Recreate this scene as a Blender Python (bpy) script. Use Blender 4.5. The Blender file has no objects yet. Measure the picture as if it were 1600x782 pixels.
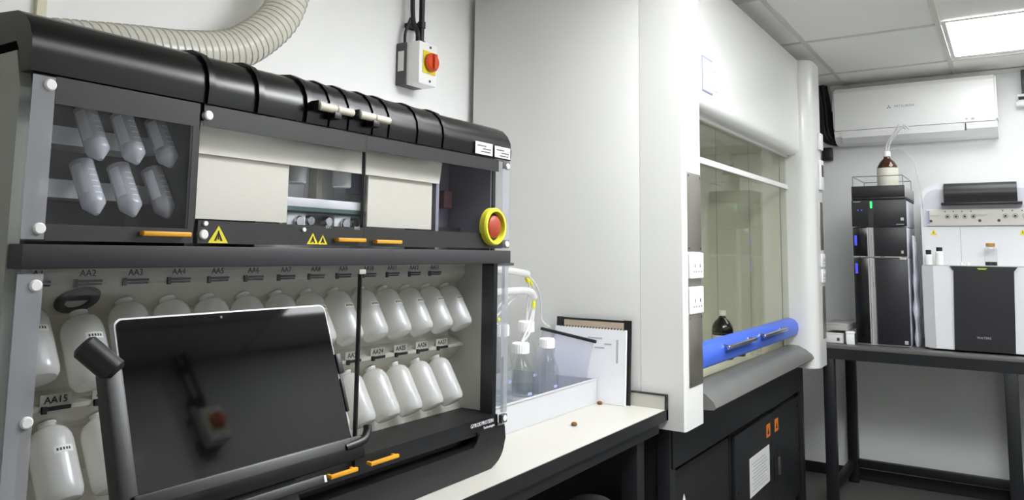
import bpy, bmesh, math, random
from mathutils import Vector, Matrix, Euler
random.seed(7)
S = bpy.context.scene
COL = S.collection
PI = math.pi
# ------------------------------------------------------------------ camera, world, exposure
YAW, PITCH, ROLL, CAM_H = .5822, .105, .0124, 1.4715
fw = Vector((math.cos(YAW)*math.cos(PITCH), math.sin(YAW)*math.cos(PITCH), math.sin(PITCH)))
rt = Vector((math.sin(YAW), -math.cos(YAW), 0)); up = rt.cross(fw)
rt2 = rt*math.cos(ROLL)+up*math.sin(ROLL); up2 = up*math.cos(ROLL)-rt*math.sin(ROLL)
cam = bpy.data.objects.new('camera', bpy.data.cameras.new('camera')); COL.objects.link(cam)
cam.data.sensor_width = 36; cam.data.lens = 1183.02*36/1600
cam.data.shift_y = -(391-268)/1600
cam.data.clip_start = .02
M = Matrix((rt2, up2, -fw)).transposed().to_4x4(); M.translation = Vector((0, 0, CAM_H))
cam.matrix_world = M
S.camera = cam
w = bpy.data.worlds.new('world'); S.world = w; w.use_nodes = True
w.node_tree.nodes['Background'].inputs[0].default_value = (.9, .95, 1, 1)
w.node_tree.nodes['Background'].inputs[1].default_value = .15
S.view_settings.view_transform = 'Standard'; S.view_settings.look = 'None'
S.view_settings.gamma = 1; S.view_settings.use_curve_mapping = False
S.view_settings.exposure = 0.14
LED_FAR, LED_MID, LED_NEAR, LED_WALL, LED_DOOR, LED_HOOD = 7.6, 15.5, 35.0, 6.5, 8.0, 3.5            # ceiling panel emission
CEIL = 2.656
S.cycles.transparent_max_bounces = 32; S.cycles.max_bounces = 14; S.cycles.diffuse_bounces = 6
# ------------------------------------------------------------------ materials
def srgb(r, g, b):
    f = lambda c: c/12.92 if c <= .04045 else ((c+.055)/1.055)**2.4
    return (f(r/255), f(g/255), f(b/255), 1)
def mat(name, rgb, rough=.5, metal=0, noise=0, nscale=20, bump=0, bscale=200, coat=0, emit=0, spec=.5, stretch=None):
    m = bpy.data.materials.new(name); m.use_nodes = True
    nt = m.node_tree; b = nt.nodes['Principled BSDF']
    c = srgb(*rgb)
    b.inputs['Base Color'].default_value = c; b.inputs['Roughness'].default_value = rough
    b.inputs['Metallic'].default_value = metal; b.inputs['Coat Weight'].default_value = coat
    b.inputs['Coat Roughness'].default_value = .08
    b.inputs['Specular IOR Level'].default_value = spec
    if emit:
        b.inputs['Emission Color'].default_value = c; b.inputs['Emission Strength'].default_value = emit
    if noise or bump:
        tc = nt.nodes.new('ShaderNodeTexCoord'); mp = nt.nodes.new('ShaderNodeMapping')
        nt.links.new(tc.outputs['Object'], mp.inputs[0])
        if stretch: mp.inputs['Scale'].default_value = stretch
    if noise:
        n = nt.nodes.new('ShaderNodeTexNoise'); n.inputs['Scale'].default_value = nscale; n.inputs['Detail'].default_value = 5
        r = nt.nodes.new('ShaderNodeMix'); r.data_type = 'RGBA'
        r.inputs[6].default_value = tuple(x*(1-noise) for x in c[:3])+(1,)
        r.inputs[7].default_value = tuple(min(1, x*(1+noise)) for x in c[:3])+(1,)
        nt.links.new(mp.outputs[0], n.inputs['Vector']); nt.links.new(n.outputs[0], r.inputs[0])
        nt.links.new(r.outputs[2], b.inputs['Base Color'])
    if bump:
        n = nt.nodes.new('ShaderNodeTexNoise'); n.inputs['Scale'].default_value = bscale; n.inputs['Detail'].default_value = 3
        u = nt.nodes.new('ShaderNodeBump'); u.inputs['Strength'].default_value = bump; u.inputs['Distance'].default_value = .002
        nt.links.new(mp.outputs[0], n.inputs['Vector']); nt.links.new(n.outputs[0], u.inputs['Height'])
        nt.links.new(u.outputs[0], b.inputs['Normal'])
    return m
def clear(name, rgb, refl=1.0, rough=.02, milky=0, mrgb=(235, 235, 235)):
    """thin transparent sheet: tinted pass-through plus Fresnel reflection, optionally milky"""
    m = bpy.data.materials.new(name); m.use_nodes = True
    nt = m.node_tree; nt.nodes.clear()
    out = nt.nodes.new('ShaderNodeOutputMaterial'); tr = nt.nodes.new('ShaderNodeBsdfTransparent')
    tr.inputs[0].default_value = srgb(*rgb)
    gl = nt.nodes.new('ShaderNodeBsdfGlossy'); gl.inputs['Roughness'].default_value = rough
    lw = nt.nodes.new('ShaderNodeLayerWeight'); lw.inputs[0].default_value = .5
    pw = nt.nodes.new('ShaderNodeMath'); pw.operation = 'POWER'; pw.inputs[1].default_value = 5
    nt.links.new(lw.outputs['Facing'], pw.inputs[0])
    mu = nt.nodes.new('ShaderNodeMath'); mu.operation = 'MULTIPLY_ADD'; mu.inputs[1].default_value = .96*refl; mu.inputs[2].default_value = .04*refl
    nt.links.new(pw.outputs[0], mu.inputs[0])
    mx = nt.nodes.new('ShaderNodeMixShader'); nt.links.new(mu.outputs[0], mx.inputs[0])
    base = tr
    if milky:
        df = nt.nodes.new('ShaderNodeBsdfDiffuse'); df.inputs[0].default_value = srgb(*mrgb)
        tl = nt.nodes.new('ShaderNodeBsdfTranslucent'); tl.inputs[0].default_value = srgb(*mrgb)
        a = nt.nodes.new('ShaderNodeMixShader'); a.inputs[0].default_value = .4
        nt.links.new(df.outputs[0], a.inputs[1]); nt.links.new(tl.outputs[0], a.inputs[2])
        b = nt.nodes.new('ShaderNodeMixShader'); b.inputs[0].default_value = milky
        nt.links.new(tr.outputs[0], b.inputs[1]); nt.links.new(a.outputs[0], b.inputs[2]); base = b
    nt.links.new(base.outputs[0], mx.inputs[1]); nt.links.new(gl.outputs[0], mx.inputs[2])
    nt.links.new(mx.outputs[0], out.inputs[0])
    return m
W_WALL = mat('wall paint', (244, 244, 243), .55, noise=.015, nscale=3)
W_FAR = mat('far wall paint', (238, 239, 238), .55, noise=.02, nscale=3)
TILE = mat('ceiling tile', (247, 246, 241), .9, noise=.05, nscale=260, bump=.3, bscale=300)
TBAR = mat('ceiling grid', (215, 213, 206), .6, noise=.03)
FLOOR = mat('vinyl floor', (92, 92, 88), .5, noise=.08, nscale=60)
BASEB = mat('black skirting', (22, 22, 24), .5, noise=.1)
LED_M = [mat('led diffuser', (250, 252, 254), .5, emit=e) for e in (LED_FAR, LED_MID, LED_NEAR, LED_WALL, LED_DOOR, LED_HOOD)]
ALFR = mat('white frame', (225, 225, 222), .4, noise=.02)
BLK = mat('black plastic', (20, 20, 21), .42, noise=.08, bump=.05, bscale=500)
LIDB = mat('black lid plastic', (12, 12, 12), .26, noise=.08, bump=.04, bscale=600, coat=0, spec=.32)
DGR = mat('dark grey plastic', (38, 38, 38), .5, noise=.06)
BAR = mat('grey bar', (47, 44, 47), .5, noise=.06, nscale=80)
GREYM = mat('grey side panel', (152, 154, 145), .4, noise=.04)
BAND = mat('dark grey door band', (40, 40, 39), .35, noise=.05)
BEIGE = mat('beige rack panel', (196, 192, 178), .5, noise=.04, nscale=8)
INNER = mat('inner wall', (190, 188, 178), .5, noise=.04)
ALU = mat('brushed aluminium', (230, 223, 206), .42, metal=.35, noise=.06, nscale=30, stretch=(1, 1, 14))
STEEL = mat('brushed steel', (170, 165, 155), .35, metal=.9, noise=.08, nscale=40, stretch=(12, 12, 1))
CHROME = mat('chrome', (200, 200, 200), .2, metal=1, noise=.03)
ACRY = clear('clear acrylic', (247, 248, 250), .38)
EDGE = clear('acrylic edge', (236, 237, 240), .7, .1, milky=.34, mrgb=(225, 225, 228))
GLASS = clear('sash glass', (246, 247, 243), .55, .01)
BGLASS = clear('lab bottle glass', (252, 253, 253), 1.0, .03)
TUBEP = clear('tube plastic', (240, 241, 244), 1.6, .12, milky=.5, mrgb=(250, 250, 251))
HDPE = clear('bottle plastic', (240, 240, 238), 1.1, .18, milky=.86, mrgb=(246, 244, 237))
PTFE = clear('tubing plastic', (240, 240, 240), .8, .15, milky=.7, mrgb=(240, 240, 240))
SLEEVE = clear('document sleeve', (243, 243, 250), .8, .15, milky=.42, mrgb=(234, 234, 246))
WHITE = mat('white plastic', (238, 238, 236), .35, noise=.015)
CAPW = mat('white cap', (242, 242, 240), .45, noise=.02)
STICK = mat('white sticker', (222, 222, 218), .5, noise=.02)
PAPER = mat('paper', (240, 241, 245), .7, noise=.02)
INK = mat('grey ink', (70, 70, 74), .6, noise=.05)
LINK = mat('light grey ink', (178, 180, 182), .6, noise=.05)
PALE = mat('pale grey print', (150, 152, 154), .6, noise=.05)
BLINK = mat('black ink', (24, 24, 24), .6, noise=.05)
WINK = mat('white ink', (232, 232, 236), .5, noise=.02)
ORANGE = mat('amber handle', (226, 158, 28), .4, noise=.05)
ORANGE2 = mat('orange sticker', (222, 122, 36), .5, noise=.05)
YEL = mat('yellow sticker', (228, 212, 40), .5, noise=.04)
YELR = mat('yellow ring', (226, 222, 60), .4, noise=.04)
REDB = mat('red button', (158, 62, 36), .4, noise=.06)
REDK = mat('orange red knob', (214, 74, 30), .35, noise=.05)
GREYB = mat('grey box back', (70, 70, 72), .5, noise=.05)
BEIGEK = mat('beige handle', (214, 208, 190), .5, noise=.05)
HOSE = clear('hose wall', (235, 233, 222), .8, .2, milky=.85, mrgb=(251, 250, 244))
HRIB = mat('hose spiral', (208, 202, 180), .4, noise=.05)
HOODW = mat('fume hood enamel', (226, 226, 223), .3, noise=.012, nscale=4, coat=.25)
LINER = mat('hood liner', (216, 215, 202), .45, noise=.02, nscale=5)
HTOP = mat('hood worktop', (226, 224, 206), .4, noise=.02)
SILL = mat('sill steel', (112, 112, 109), .42, metal=.25, noise=.15, nscale=9)
BLUE = mat('blue sash handle', (66, 104, 214), .38, noise=.05)
BLUED = mat('blue recess', (48, 80, 190), .45, noise=.05)
CABB = mat('black cabinet', (26, 27, 30), .45, noise=.06)
CABD = mat('deep black panel', (15, 15, 17), .6, noise=.06)
LAM = mat('white laminate', (192, 190, 182), .4, noise=.012, nscale=6)
EDGB = mat('black bench edge', (24, 24, 26), .45, noise=.06)
LEGB = mat('black steel leg', (20, 21, 25), .45, noise=.06)
LCB = mat('charcoal instrument', (31, 31, 34), .42, noise=.05)
LCG = mat('gloss black door', (7, 7, 9), .2, noise=.05)
SILV = mat('silver strip', (176, 174, 168), .5, metal=0, noise=.05)
LCW = mat('white instrument side', (228, 228, 234), .4, noise=.02)
MSW = mat('white instrument', (226, 227, 230), .35, noise=.012)
MSL = mat('lavender grey face', (204, 204, 212), .4, noise=.015)
MSB = mat('beige control strip', (214, 211, 202), .5, noise=.02)
AMBER = mat('amber glass', (62, 30, 10), .08, noise=.1, coat=.5)
AMBD = mat('dark amber glass', (28, 18, 12), .1, noise=.1, coat=.5)
GOLD = mat('gold cap', (186, 150, 84), .35, metal=.5, noise=.05)
GREENL = mat('green lamp', (60, 220, 110), .4, emit=1.2)
BLUEL = mat('blue lamp', (70, 80, 230), .4, emit=.25)
PURP = mat('reflected violet tint', (150, 147, 158), .35, noise=.1, nscale=12)  # violet tint of the door's reflection put into the bay colour
DKRED = mat('dark red block', (96, 46, 48), .5, noise=.06)
SCRN = mat('tablet screen', (8, 8, 9), .04, noise=.05, spec=.3)
CORK = mat('cork', (120, 80, 38), .8, noise=.2, nscale=300)
GREYPAD = mat('grey tray lid', (176, 176, 172), .5, noise=.04)
KRAFT = mat('kraft board', (182, 166, 146), .7, noise=.05)
BINM = mat('grey bin', (120, 120, 114), .5, noise=.05)
TEAL = mat('teal edge', (70, 96, 92), .4, noise=.05)
DISP = mat('panel label', (226, 228, 240), .3, noise=.02)
LAVE = mat('lavender border', (150, 158, 196), .4, noise=.04)
BLIQ = clear('clear liquid', (246, 247, 252), .5, .05)
LIQ = mat('blue etching', (176, 184, 222), .4, noise=.05)
# ------------------------------------------------------------------ mesh helpers
def B(): return bmesh.new()
def box(bm, x0, x1, y0, y1, z0, z1, bev=0, seg=2):
    x0, x1 = min(x0, x1), max(x0, x1); y0, y1 = min(y0, y1), max(y0, y1); z0, z1 = min(z0, z1), max(z0, z1)
    r = bmesh.ops.create_cube(bm, size=1)['verts']
    for v in r: v.co = Vector((x0+(v.co.x+.5)*(x1-x0), y0+(v.co.y+.5)*(y1-y0), z0+(v.co.z+.5)*(z1-z0)))
    if bev:
        es = list({e for v in r for e in v.link_edges})
        bmesh.ops.bevel(bm, geom=es, offset=bev, segments=seg, profile=.5, affect='EDGES')
    return bm
def frame_of(d):
    d = Vector(d).normalized(); a = Vector((0, 0, 1)) if abs(d.z) < .9 else Vector((1, 0, 0))
    u = a.cross(d).normalized(); return u, d.cross(u)
def tube(bm, pts, r, n=12, cap=True):
    pts = [Vector(p) for p in pts]; rings = []
    u = None
    for i, p in enumerate(pts):
        d = (pts[min(i+1, len(pts)-1)]-pts[max(i-1, 0)]).normalized()
        if u is None: u, v = frame_of(d)
        else:
            u = (u-d*u.dot(d)).normalized(); v = d.cross(u)
        rr = r[i] if isinstance(r, (list, tuple)) else r
        rings.append([bm.verts.new(p+(u*math.cos(2*PI*k/n)+v*math.sin(2*PI*k/n))*rr) for k in range(n)])
    for a, b in zip(rings, rings[1:]):
        for k in range(n): bm.faces.new((a[k], a[(k+1) % n], b[(k+1) % n], b[k]))
    if cap:
        bm.faces.new(list(reversed(rings[0]))); bm.faces.new(rings[-1])
    return bm
def spline(P, n=8):
    P = [Vector(p) for p in P]; out = []
    for i in range(len(P)-1):
        a, b, c, d = P[max(i-1, 0)], P[i], P[i+1], P[min(i+2, len(P)-1)]
        for k in range(n):
            t = k/n
            out.append(.5*((2*b)+(c-a)*t+(2*a-5*b+4*c-d)*t*t+(3*b-a-3*c+d)*t**3))
    out.append(P[-1]); return out
def lathe(bm, prof, o=(0, 0, 0), ax=(0, 0, 1), n=24):
    """prof: list of (radius, height along axis)"""
    o = Vector(o); d = Vector(ax).normalized(); u, v = frame_of(d); rings = []
    for r, h in prof:
        if r < 1e-6: rings.append([bm.verts.new(o+d*h)])
        else: rings.append([bm.verts.new(o+d*h+(u*math.cos(2*PI*k/n)+v*math.sin(2*PI*k/n))*r) for k in range(n)])
    for a, b in zip(rings, rings[1:]):
        for k in range(n):
            k2 = (k+1) % n
            if len(a) == 1 and len(b) == 1: continue
            if len(a) == 1: bm.faces.new((a[0], b[k2], b[k]))
            elif len(b) == 1: bm.faces.new((a[k], a[k2], b[0]))
            else: bm.faces.new((a[k], a[k2], b[k2], b[k]))
    return bm
def cyl(bm, p0, p1, r, n=20, bev=0):
    p0, p1 = Vector(p0), Vector(p1); L = (p1-p0).length
    b = min(bev, r*.6, L*.4)
    prof = [(0, 0), (r-b, 0), (r, b), (r, L-b), (r-b, L), (0, L)] if b else [(0, 0), (r, 0), (r, L), (0, L)]
    return lathe(bm, prof, p0, p1-p0, n)
def prism(bm, poly, axis, a, b):
    """poly: 2D points; axis 'x': (y,z); 'y': (x,z); 'z': (x,y); extruded from a to b"""
    f = {'x': lambda p, t: (t, p[0], p[1]), 'y': lambda p, t: (p[0], t, p[1]), 'z': lambda p, t: (p[0], p[1], t)}[axis]
    A = [bm.verts.new(f(p, a)) for p in poly]; C = [bm.verts.new(f(p, b)) for p in poly]; n = len(poly)
    for i in range(n): bm.faces.new((A[i], A[(i+1) % n], C[(i+1) % n], C[i]))
    bm.faces.new(list(reversed(A))); bm.faces.new(C)
    return bm
def arc(cx, cy, r, a0, a1, n=6):
    return [(cx+r*math.cos(math.radians(a0+(a1-a0)*i/n)), cy+r*math.sin(math.radians(a0+(a1-a0)*i/n))) for i in range(n+1)]
def rrect(x0, x1, y0, y1, r, n=4):
    return arc(x1-r, y1-r, r, 0, 90, n)+arc(x0+r, y1-r, r, 90, 180, n)+arc(x0+r, y0+r, r, 180, 270, n)+arc(x1-r, y0+r, r, 270, 360, n)
def root_of(o):
    while o.parent: o = o.parent
    return o
def obj(name, bm, m, parent=None, world=True, smooth=True, label=None):
    if parent is not None and world:
        bmesh.ops.transform(bm, matrix=root_of(parent).matrix_basis.inverted(), verts=bm.verts)
    bmesh.ops.recalc_face_normals(bm, faces=bm.faces)
    me = bpy.data.meshes.new(name); bm.to_mesh(me); bm.free()
    if smooth:
        for p in me.polygons: p.use_smooth = True
        me.set_sharp_from_angle(angle=math.radians(32))
    me.materials.append(m)
    o = bpy.data.objects.new(name, me); COL.objects.link(o)
    if parent is not None: o.parent = parent
    if label: o['label'] = label
    return o
def tag(o, label, cat, group=None):
    o['label'] = label; o['category'] = cat
    if group: o['group'] = group
    return o
def thing(name, label, cat, loc=(0, 0, 0), rot=(0, 0, 0), group=None):
    o = bpy.data.objects.new(name, None); COL.objects.link(o); o.empty_display_size = .05
    R = Euler(rot, 'XYZ').to_matrix().to_4x4(); R.translation = Vector(loc)
    o.location = loc; o.rotation_euler = rot
    o.matrix_basis = R
    return tag(o, label, cat, group)
def struct(name, bm, m, smooth=False):
    o = obj(name, bm, m, smooth=smooth); o['kind'] = 'structure'; return o
def dup(t, loc, rot=None, label=None, skip=()):
    c = t.copy(); COL.objects.link(c); c.location = loc
    if rot is not None: c.rotation_euler = rot
    if label: c['label'] = label
    for ch in list(t.children):
        if ch.name.split('.')[0] in skip: continue
        k = ch.copy(); COL.objects.link(k); k.parent = c
        for g in list(ch.children):
            h = g.copy(); COL.objects.link(h); h.parent = k
    return c
def text(name, s, size, pos, right, upv, m, parent, depth=.0003, squash=1, world=True, label=None):
    """lettering centred at pos, reading along right, standing along upv"""
    cu = bpy.data.curves.new('t', 'FONT'); cu.body = s; cu.size = size; cu.extrude = depth
    cu.align_x = 'CENTER'; cu.align_y = 'CENTER'; cu.resolution_u = 2
    o = bpy.data.objects.new('t', cu); COL.objects.link(o)
    dg = bpy.context.evaluated_depsgraph_get(); me = bpy.data.meshes.new_from_object(o.evaluated_get(dg))
    bm = bmesh.new(); bm.from_mesh(me)
    bpy.data.objects.remove(o); bpy.data.curves.remove(cu); bpy.data.meshes.remove(me)
    r, u = Vector(right).normalized(), Vector(upv).normalized(); nn = r.cross(u)
    mt = Matrix((r*squash, u, nn)).transposed().to_4x4(); mt.translation = Vector(pos)
    bmesh.ops.transform(bm, matrix=mt, verts=bm.verts)
    return obj(name, bm, m, parent, world=world, smooth=False, label=label)
XR, ZU = (1, 0, 0), (0, 0, 1)     # a reader in front of the left wall sees +x to the right
# ------------------------------------------------------------------ the room
RX0, RX1, RY0, RY1 = -1.3, 5.615, -1.35, 2.0
struct('floor', box(B(), RX0-.1, RX1+.1, RY0-.1, RY1+.1, -.06, 0), FLOOR)
struct('wall_left', box(B(), RX0-.1, RX1+.1, RY1, RY1+.1, 0, 2.8), W_WALL)
struct('wall_far', box(B(), RX1, RX1+.1, RY0-.1, RY1, 0, 2.8), W_FAR)
struct('wall_right', box(B(), RX0-.1, RX1, RY0-.1, RY0, 0, 2.8), mat('dimmed right wall', (206, 207, 206), .55, noise=.02, nscale=3))  # greyer than the other walls: its weaker light is put into the colour
struct('wall_near', box(B(), RX0-.1, RX0, RY0, RY1, 0, 2.8), W_WALL)
LX = [4.35-.865*k for k in range(-1, 7)]
LY = [.916+.655, .916, .261, -.394, -1.049]
struct('ceiling', box(B(), RX0, RX1, RY0, RY1, CEIL, CEIL+.08), TILE)
n = 0
for y in LY:
    n += 1; struct('trim_%d' % n, box(B(), RX0, RX1, y-.012, y+.012, CEIL-.006, CEIL), TBAR)
for x in LX:
    n += 1; struct('trim_%d' % n, box(B(), x-.012, x+.012, RY0, RY1, CEIL-.005, CEIL), TBAR)
n += 1; struct('trim_%d' % n, box(B(), .872, .894, 1.985, 2.0, 0, CEIL-.006), mat('cream wall joint', (222, 216, 190), .5, noise=.03))
n += 1; struct('trim_%d' % n, box(B(), RX1-.02, RX1, RY0, .9, CEIL-.03, CEIL-.006), ALFR)
struct('baseboard_far', box(B(), RX1-.018, RX1, RY0, RY1, 0, .071, .004), BASEB)
struct('baseboard_left', box(B(), RX0, RX1-.018, RY1-.018, RY1, 0, .071, .004), BASEB)
def ceiling_light(x0, x1, y0, y1, label, k):
    t = thing('ceiling_light', label, 'light', ((x0+x1)/2, (y0+y1)/2, CEIL-.012), group=None)
    b = B()
    for a in ((x0, x1, y0, y0+.02), (x0, x1, y1-.02, y1), (x0, x0+.02, y0+.02, y1-.02), (x1-.02, x1, y0+.02, y1-.02)):
        box(b, *a, CEIL-.012, CEIL-.0065)
    obj('frame', b, ALFR, t, smooth=False)
    obj('diffuser', box(B(), x0+.02, x1-.02, y0+.02, y1-.02, CEIL-.011, CEIL-.0065), LED_M[k], t, smooth=False)
ceiling_light(4.285, 5.10, -.38, .245, 'bright square ceiling light panel above the wall air conditioner', 0)
ceiling_light(2.645, 3.475, -1.03, -.41, 'added unseen ceiling light panel near the right wall', 1)  # unseen panel added, set well back for flatter light on the hood
ceiling_light(1.77, 2.61, -.38, .245, 'bright ceiling light panel over the middle of the aisle', 2)
ceiling_light(2.645, 3.475, -.38, .245, 'added unseen ceiling light panel in front of the fume cupboard', 5)  # extra unseen panel, added to lift the far wall and air conditioner
ceiling_light(.905, 1.745, -.38, .245, 'added unseen ceiling light panel over the near end of the room', 4)  # weak unseen panel, added as fill for the hood's side
ceiling_light(1.77, 2.61, .285, .895, 'added unseen ceiling light panel above the white bench', 3)  # unseen panel added to brighten the left wall

# ------------------------------------------------------------------ flexible exhaust hose
P = [(-.35, 1.87, 1.885), (.312, 1.87, 1.906), (.748, 1.87, 1.924), (.883, 1.87, 1.949), (1.056, 1.87, 1.979), (1.2155, 1.87, 2.005), (1.366, 1.87, 2.052), (1.496, 1.87, 2.161), (1.548, 1.87, 2.265), (1.569, 1.87, 2.384), (1.572, 1.87, 2.648)]
path = spline(P, 20)
t = thing('exhaust_hose', 'ribbed cream flexible hose curving up behind the black synthesiser lid', 'hose', (1.2, 1.88, 2.0))
obj('hose_wall', tube(B(), path, .060, 32), HOSE, t)
b = B(); L = 0; hel = []; u0 = None
cum = [0]
for a, c in zip(path, path[1:]): cum.append(cum[-1]+(c-a).length)
i = 0; s = 0.0
pitch = .021
while s < cum[-1]-.001:
    while cum[i+1] < s: i += 1
    f = (s-cum[i])/(cum[i+1]-cum[i]); p = path[i].lerp(path[i+1], f)
    d = (path[i+1]-path[i]).normalized(); u = Vector((0, 1, 0)); u = (u-d*u.dot(d)).normalized(); v = d.cross(u)
    a = 2*PI*s/pitch
    hel.append(p+(u*math.cos(a)+v*math.sin(a))*.0605); s += pitch/16
tube(b, hel, .0025, 5)
obj('spiral_rib', b, HRIB, t)

# ------------------------------------------------------------------ isolator switch with conduits
def isolator(x, yw, sgn, z, label, ctop):
    """x: centre, yw: wall plane, sgn: direction out of the wall (-1 towards -y)"""
    t = thing('isolator_switch', label, 'switch', (x, yw, z))
    Y = lambda d: yw+sgn*d
    obj('back_box', box(B(), x-.062, x+.05, Y(0), Y(.05), z-.085, z+.085, .004), GREYB, t)
    obj('side_label', box(B(), x-.0632, x-.0618, Y(.012), Y(.042), z-.03, z+.05), STICK, t)
    obj('cover', box(B(), x-.055, x+.055, Y(.045), Y(.115), z-.085, z+.085, .006), WHITE, t)
    pl = obj('yellow_plate', box(B(), x-.035, x+.042, Y(.115), Y(.119), z-.04, z+.05, .002), YEL, t)
    k = obj('rotary_knob', cyl(B(), (x+.006, Y(.119), z+.006), (x+.006, Y(.140), z+.006), .037, 28, .006), REDK, t)
    obj('grip', box(B(), x-.002, x+.014, Y(.140), Y(.152), z-.024, z+.036, .003), REDK, k)
    for dz in (-.068, .068): obj('screw', cyl(B(), (x+.01, Y(.115), z+dz), (x+.01, Y(.118), z+dz), .005, 12), INK, t)
    c = obj('conduit', tube(B(), spline([(x-.02, Y(.075), z+.083), (x-.02, Y(.072), z+.13), (x-.025, Y(.05), z+.2), (x-.025, Y(.045), ctop)], 6), .0095, 12), BLK, t)
    obj('conduit', tube(B(), spline([(x-.045, Y(.03), z+.083), (x-.043, Y(.03), z+.13), (x-.03, Y(.045), z+.19)], 6), .006, 10), BLK, t)
    c = obj('conduit', cyl(B(), (x+.018, Y(.06), z+.083), (x+.018, Y(.06), ctop), .0115, 16), BLK, t)
    b = B(); cyl(b, (x+.018, Y(.06), z+.083), (x+.018, Y(.06), z+.105), .017, 16, .003)
    obj('gland', b, BLK, c)
    b = B(); cyl(b, (x+.018, Y(.06), z+.155), (x+.018, Y(.06), z+.185), .016, 16, .003); box(b, x-.018, x+.054, Y(0), Y(.03), z+.16, z+.18, .003); box(b, x+.008, x+.028, Y(.0), Y(.055), z+.16, z+.18)
    obj('clamp', b, BLK, c)
    b = B(); cyl(b, (x+.018, Y(.06), z+.33), (x+.018, Y(.06), z+.36), .017, 16, .003); box(b, x-.018, x+.054, Y(0), Y(.03), z+.335, z+.355, .003); box(b, x+.008, x+.028, Y(.0), Y(.055), z+.335, z+.355)
    obj('clamp', b, BLK, c)
isolator(2.255, 2.0, -1, 2.2, 'white isolator switch with orange knob high on the white left wall', CEIL-.007)

isolator(2.24, RY0, 1, 2.245, 'white isolator switch with red knob on the right wall behind the viewer', CEIL-.007)
n += 1; struct('trim_%d' % n, box(B(), 1.55, 2.11, RY0, RY0+.03, 1.2, 2.55), HOODW)

# ------------------------------------------------------------------ left bench
t = thing('lab_bench', 'white laminate bench with black edge under the big black synthesiser', 'bench', (1.2, 1.5, 0))
obj('worktop', box(B(), -.4, 2.662, 1.068, 1.975, .884, .91), LAM, t, smooth=False)
obj('front_edge', box(B(), -.4, 2.662, 1.064, 1.068, .872, .9095), EDGB, t, smooth=False)
obj('under_frame', box(B(), -.4, 2.60, 1.075, 1.96, .835, .884), LEGB, t, smooth=False)
us = obj('end_upstand', box(B(), 2.646, 2.661, 1.07, 1.975, .91, .958), LAM, t, smooth=False)
b = B(); box(b, 2.644, 2.6625, 1.064, 1.07, .872, .962); box(b, 2.644, 2.6625, 1.07, 1.975, .958, .962)
obj('black_trim', b, EDGB, us, smooth=False)
for x in (.1, 1.70, 2.50):
    for y0, y1 in ((1.10, 1.16), (1.88, 1.94)):
        lg = obj('leg', box(B(), x-.03, x+.03, y0, y1, .012, .835, .003), LEGB, t)
        obj('foot', cyl(B(), (x, (y0+y1)/2, 0), (x, (y0+y1)/2, .014), .022, 16), BLK, lg)
    obj('rail', box(B(), x-.02, x+.02, 1.16, 1.88, .12, .16, .003), LEGB, t)

# ------------------------------------------------------------------ the synthesiser cabinet
X0, X1 = .505, 1.735
t = thing('peptide_synthesiser', 'large black benchtop cabinet with clear doors full of white bottles', 'lab instrument', (1.12, 1.5, .91))
SY = t
for xa, xb, m_ in ((X0, X0+.016, GREYM), (1.70, 1.714, DGR)):
    o = obj('side_panel', prism(B(), [(1.182, .95), (1.182, 1.70), (1.20, 1.755), (1.86, 1.762), (1.86, .95)], 'x', xa, xb), m_, t, smooth=False)
    if xa < 1:
        for z in (1.38, 1.1): obj('screw', cyl(B(), (X0-.002, 1.25, z), (X0+.001, 1.25, z), .006, 12), CHROME, o)
obj('front_post', box(B(), 1.6985, 1.7155, 1.172, 1.21, 1.03, 1.44), BLK, t, smooth=False)
obj('front_post', box(B(), .522, .536, 1.172, 1.20, 1.03, 1.44), EDGE, t, smooth=False)
lidprof = [(1.150, 1.719), (1.147, 1.745), (1.150, 1.768), (1.160, 1.788), (1.176, 1.804), (1.20, 1.814), (1.26, 1.82), (1.86, 1.82), (1.86, 1.768), (1.197, 1.768), (1.184, 1.748), (1.178, 1.719)]
lid = obj('lid', prism(B(), lidprof, 'x', X0-.003, X1+.003), LIDB, t)
def off(prof, d):
    c = Vector((1.25, 1.74)); out = []
    for p in prof: v = Vector(p)-c; out.append(tuple(c+v*(1+d/v.length)))
    return out
outer = lidprof[:8]
for x, wd in ((.789, .012), (.893, .012), (1.009, .014), (1.067, .010), (1.122, .014), (1.192, .010), (1.245, .014), (1.342, .014), (1.438, .014)):
    po = off(outer, .0065); pi = off(outer, -.003)
    po[-1] = (1.6, po[-1][1]); pi[-1] = (1.6, pi[-1][1])
    obj('rib', prism(B(), po+pi[::-1], 'x', x-wd/2, x+wd/2), LIDB, lid)
b = B(); prism(b, off(outer[:7], .003)+off(outer[:7], -.002)[::-1], 'x', 1.009, 1.438); obj('hinged_flap', b, LIDB, lid)
for xa, xb in ((1.016, 1.112), (1.128, 1.222)):
    b = B(); cyl(b, (xa, 1.128, 1.752), ((xa+xb)/2-.001, 1.128, 1.752), .0085, 20, .002); cyl(b, ((xa+xb)/2+.001, 1.128, 1.752), (xb, 1.128, 1.752), .0078, 20, .002)
    o = obj('lid_handle', b, BEIGEK, t, label='beige lid handle')
    obj('end_cap', box(B(), xa-.006, xa, 1.12, 1.145, 1.742, 1.762, .002), BLK, o); obj('bracket', box(B(), (xa+xb)/2-.008, (xa+xb)/2+.012, 1.122, 1.149, 1.732, 1.746, .002), BLK, o)
prints_ = []
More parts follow.
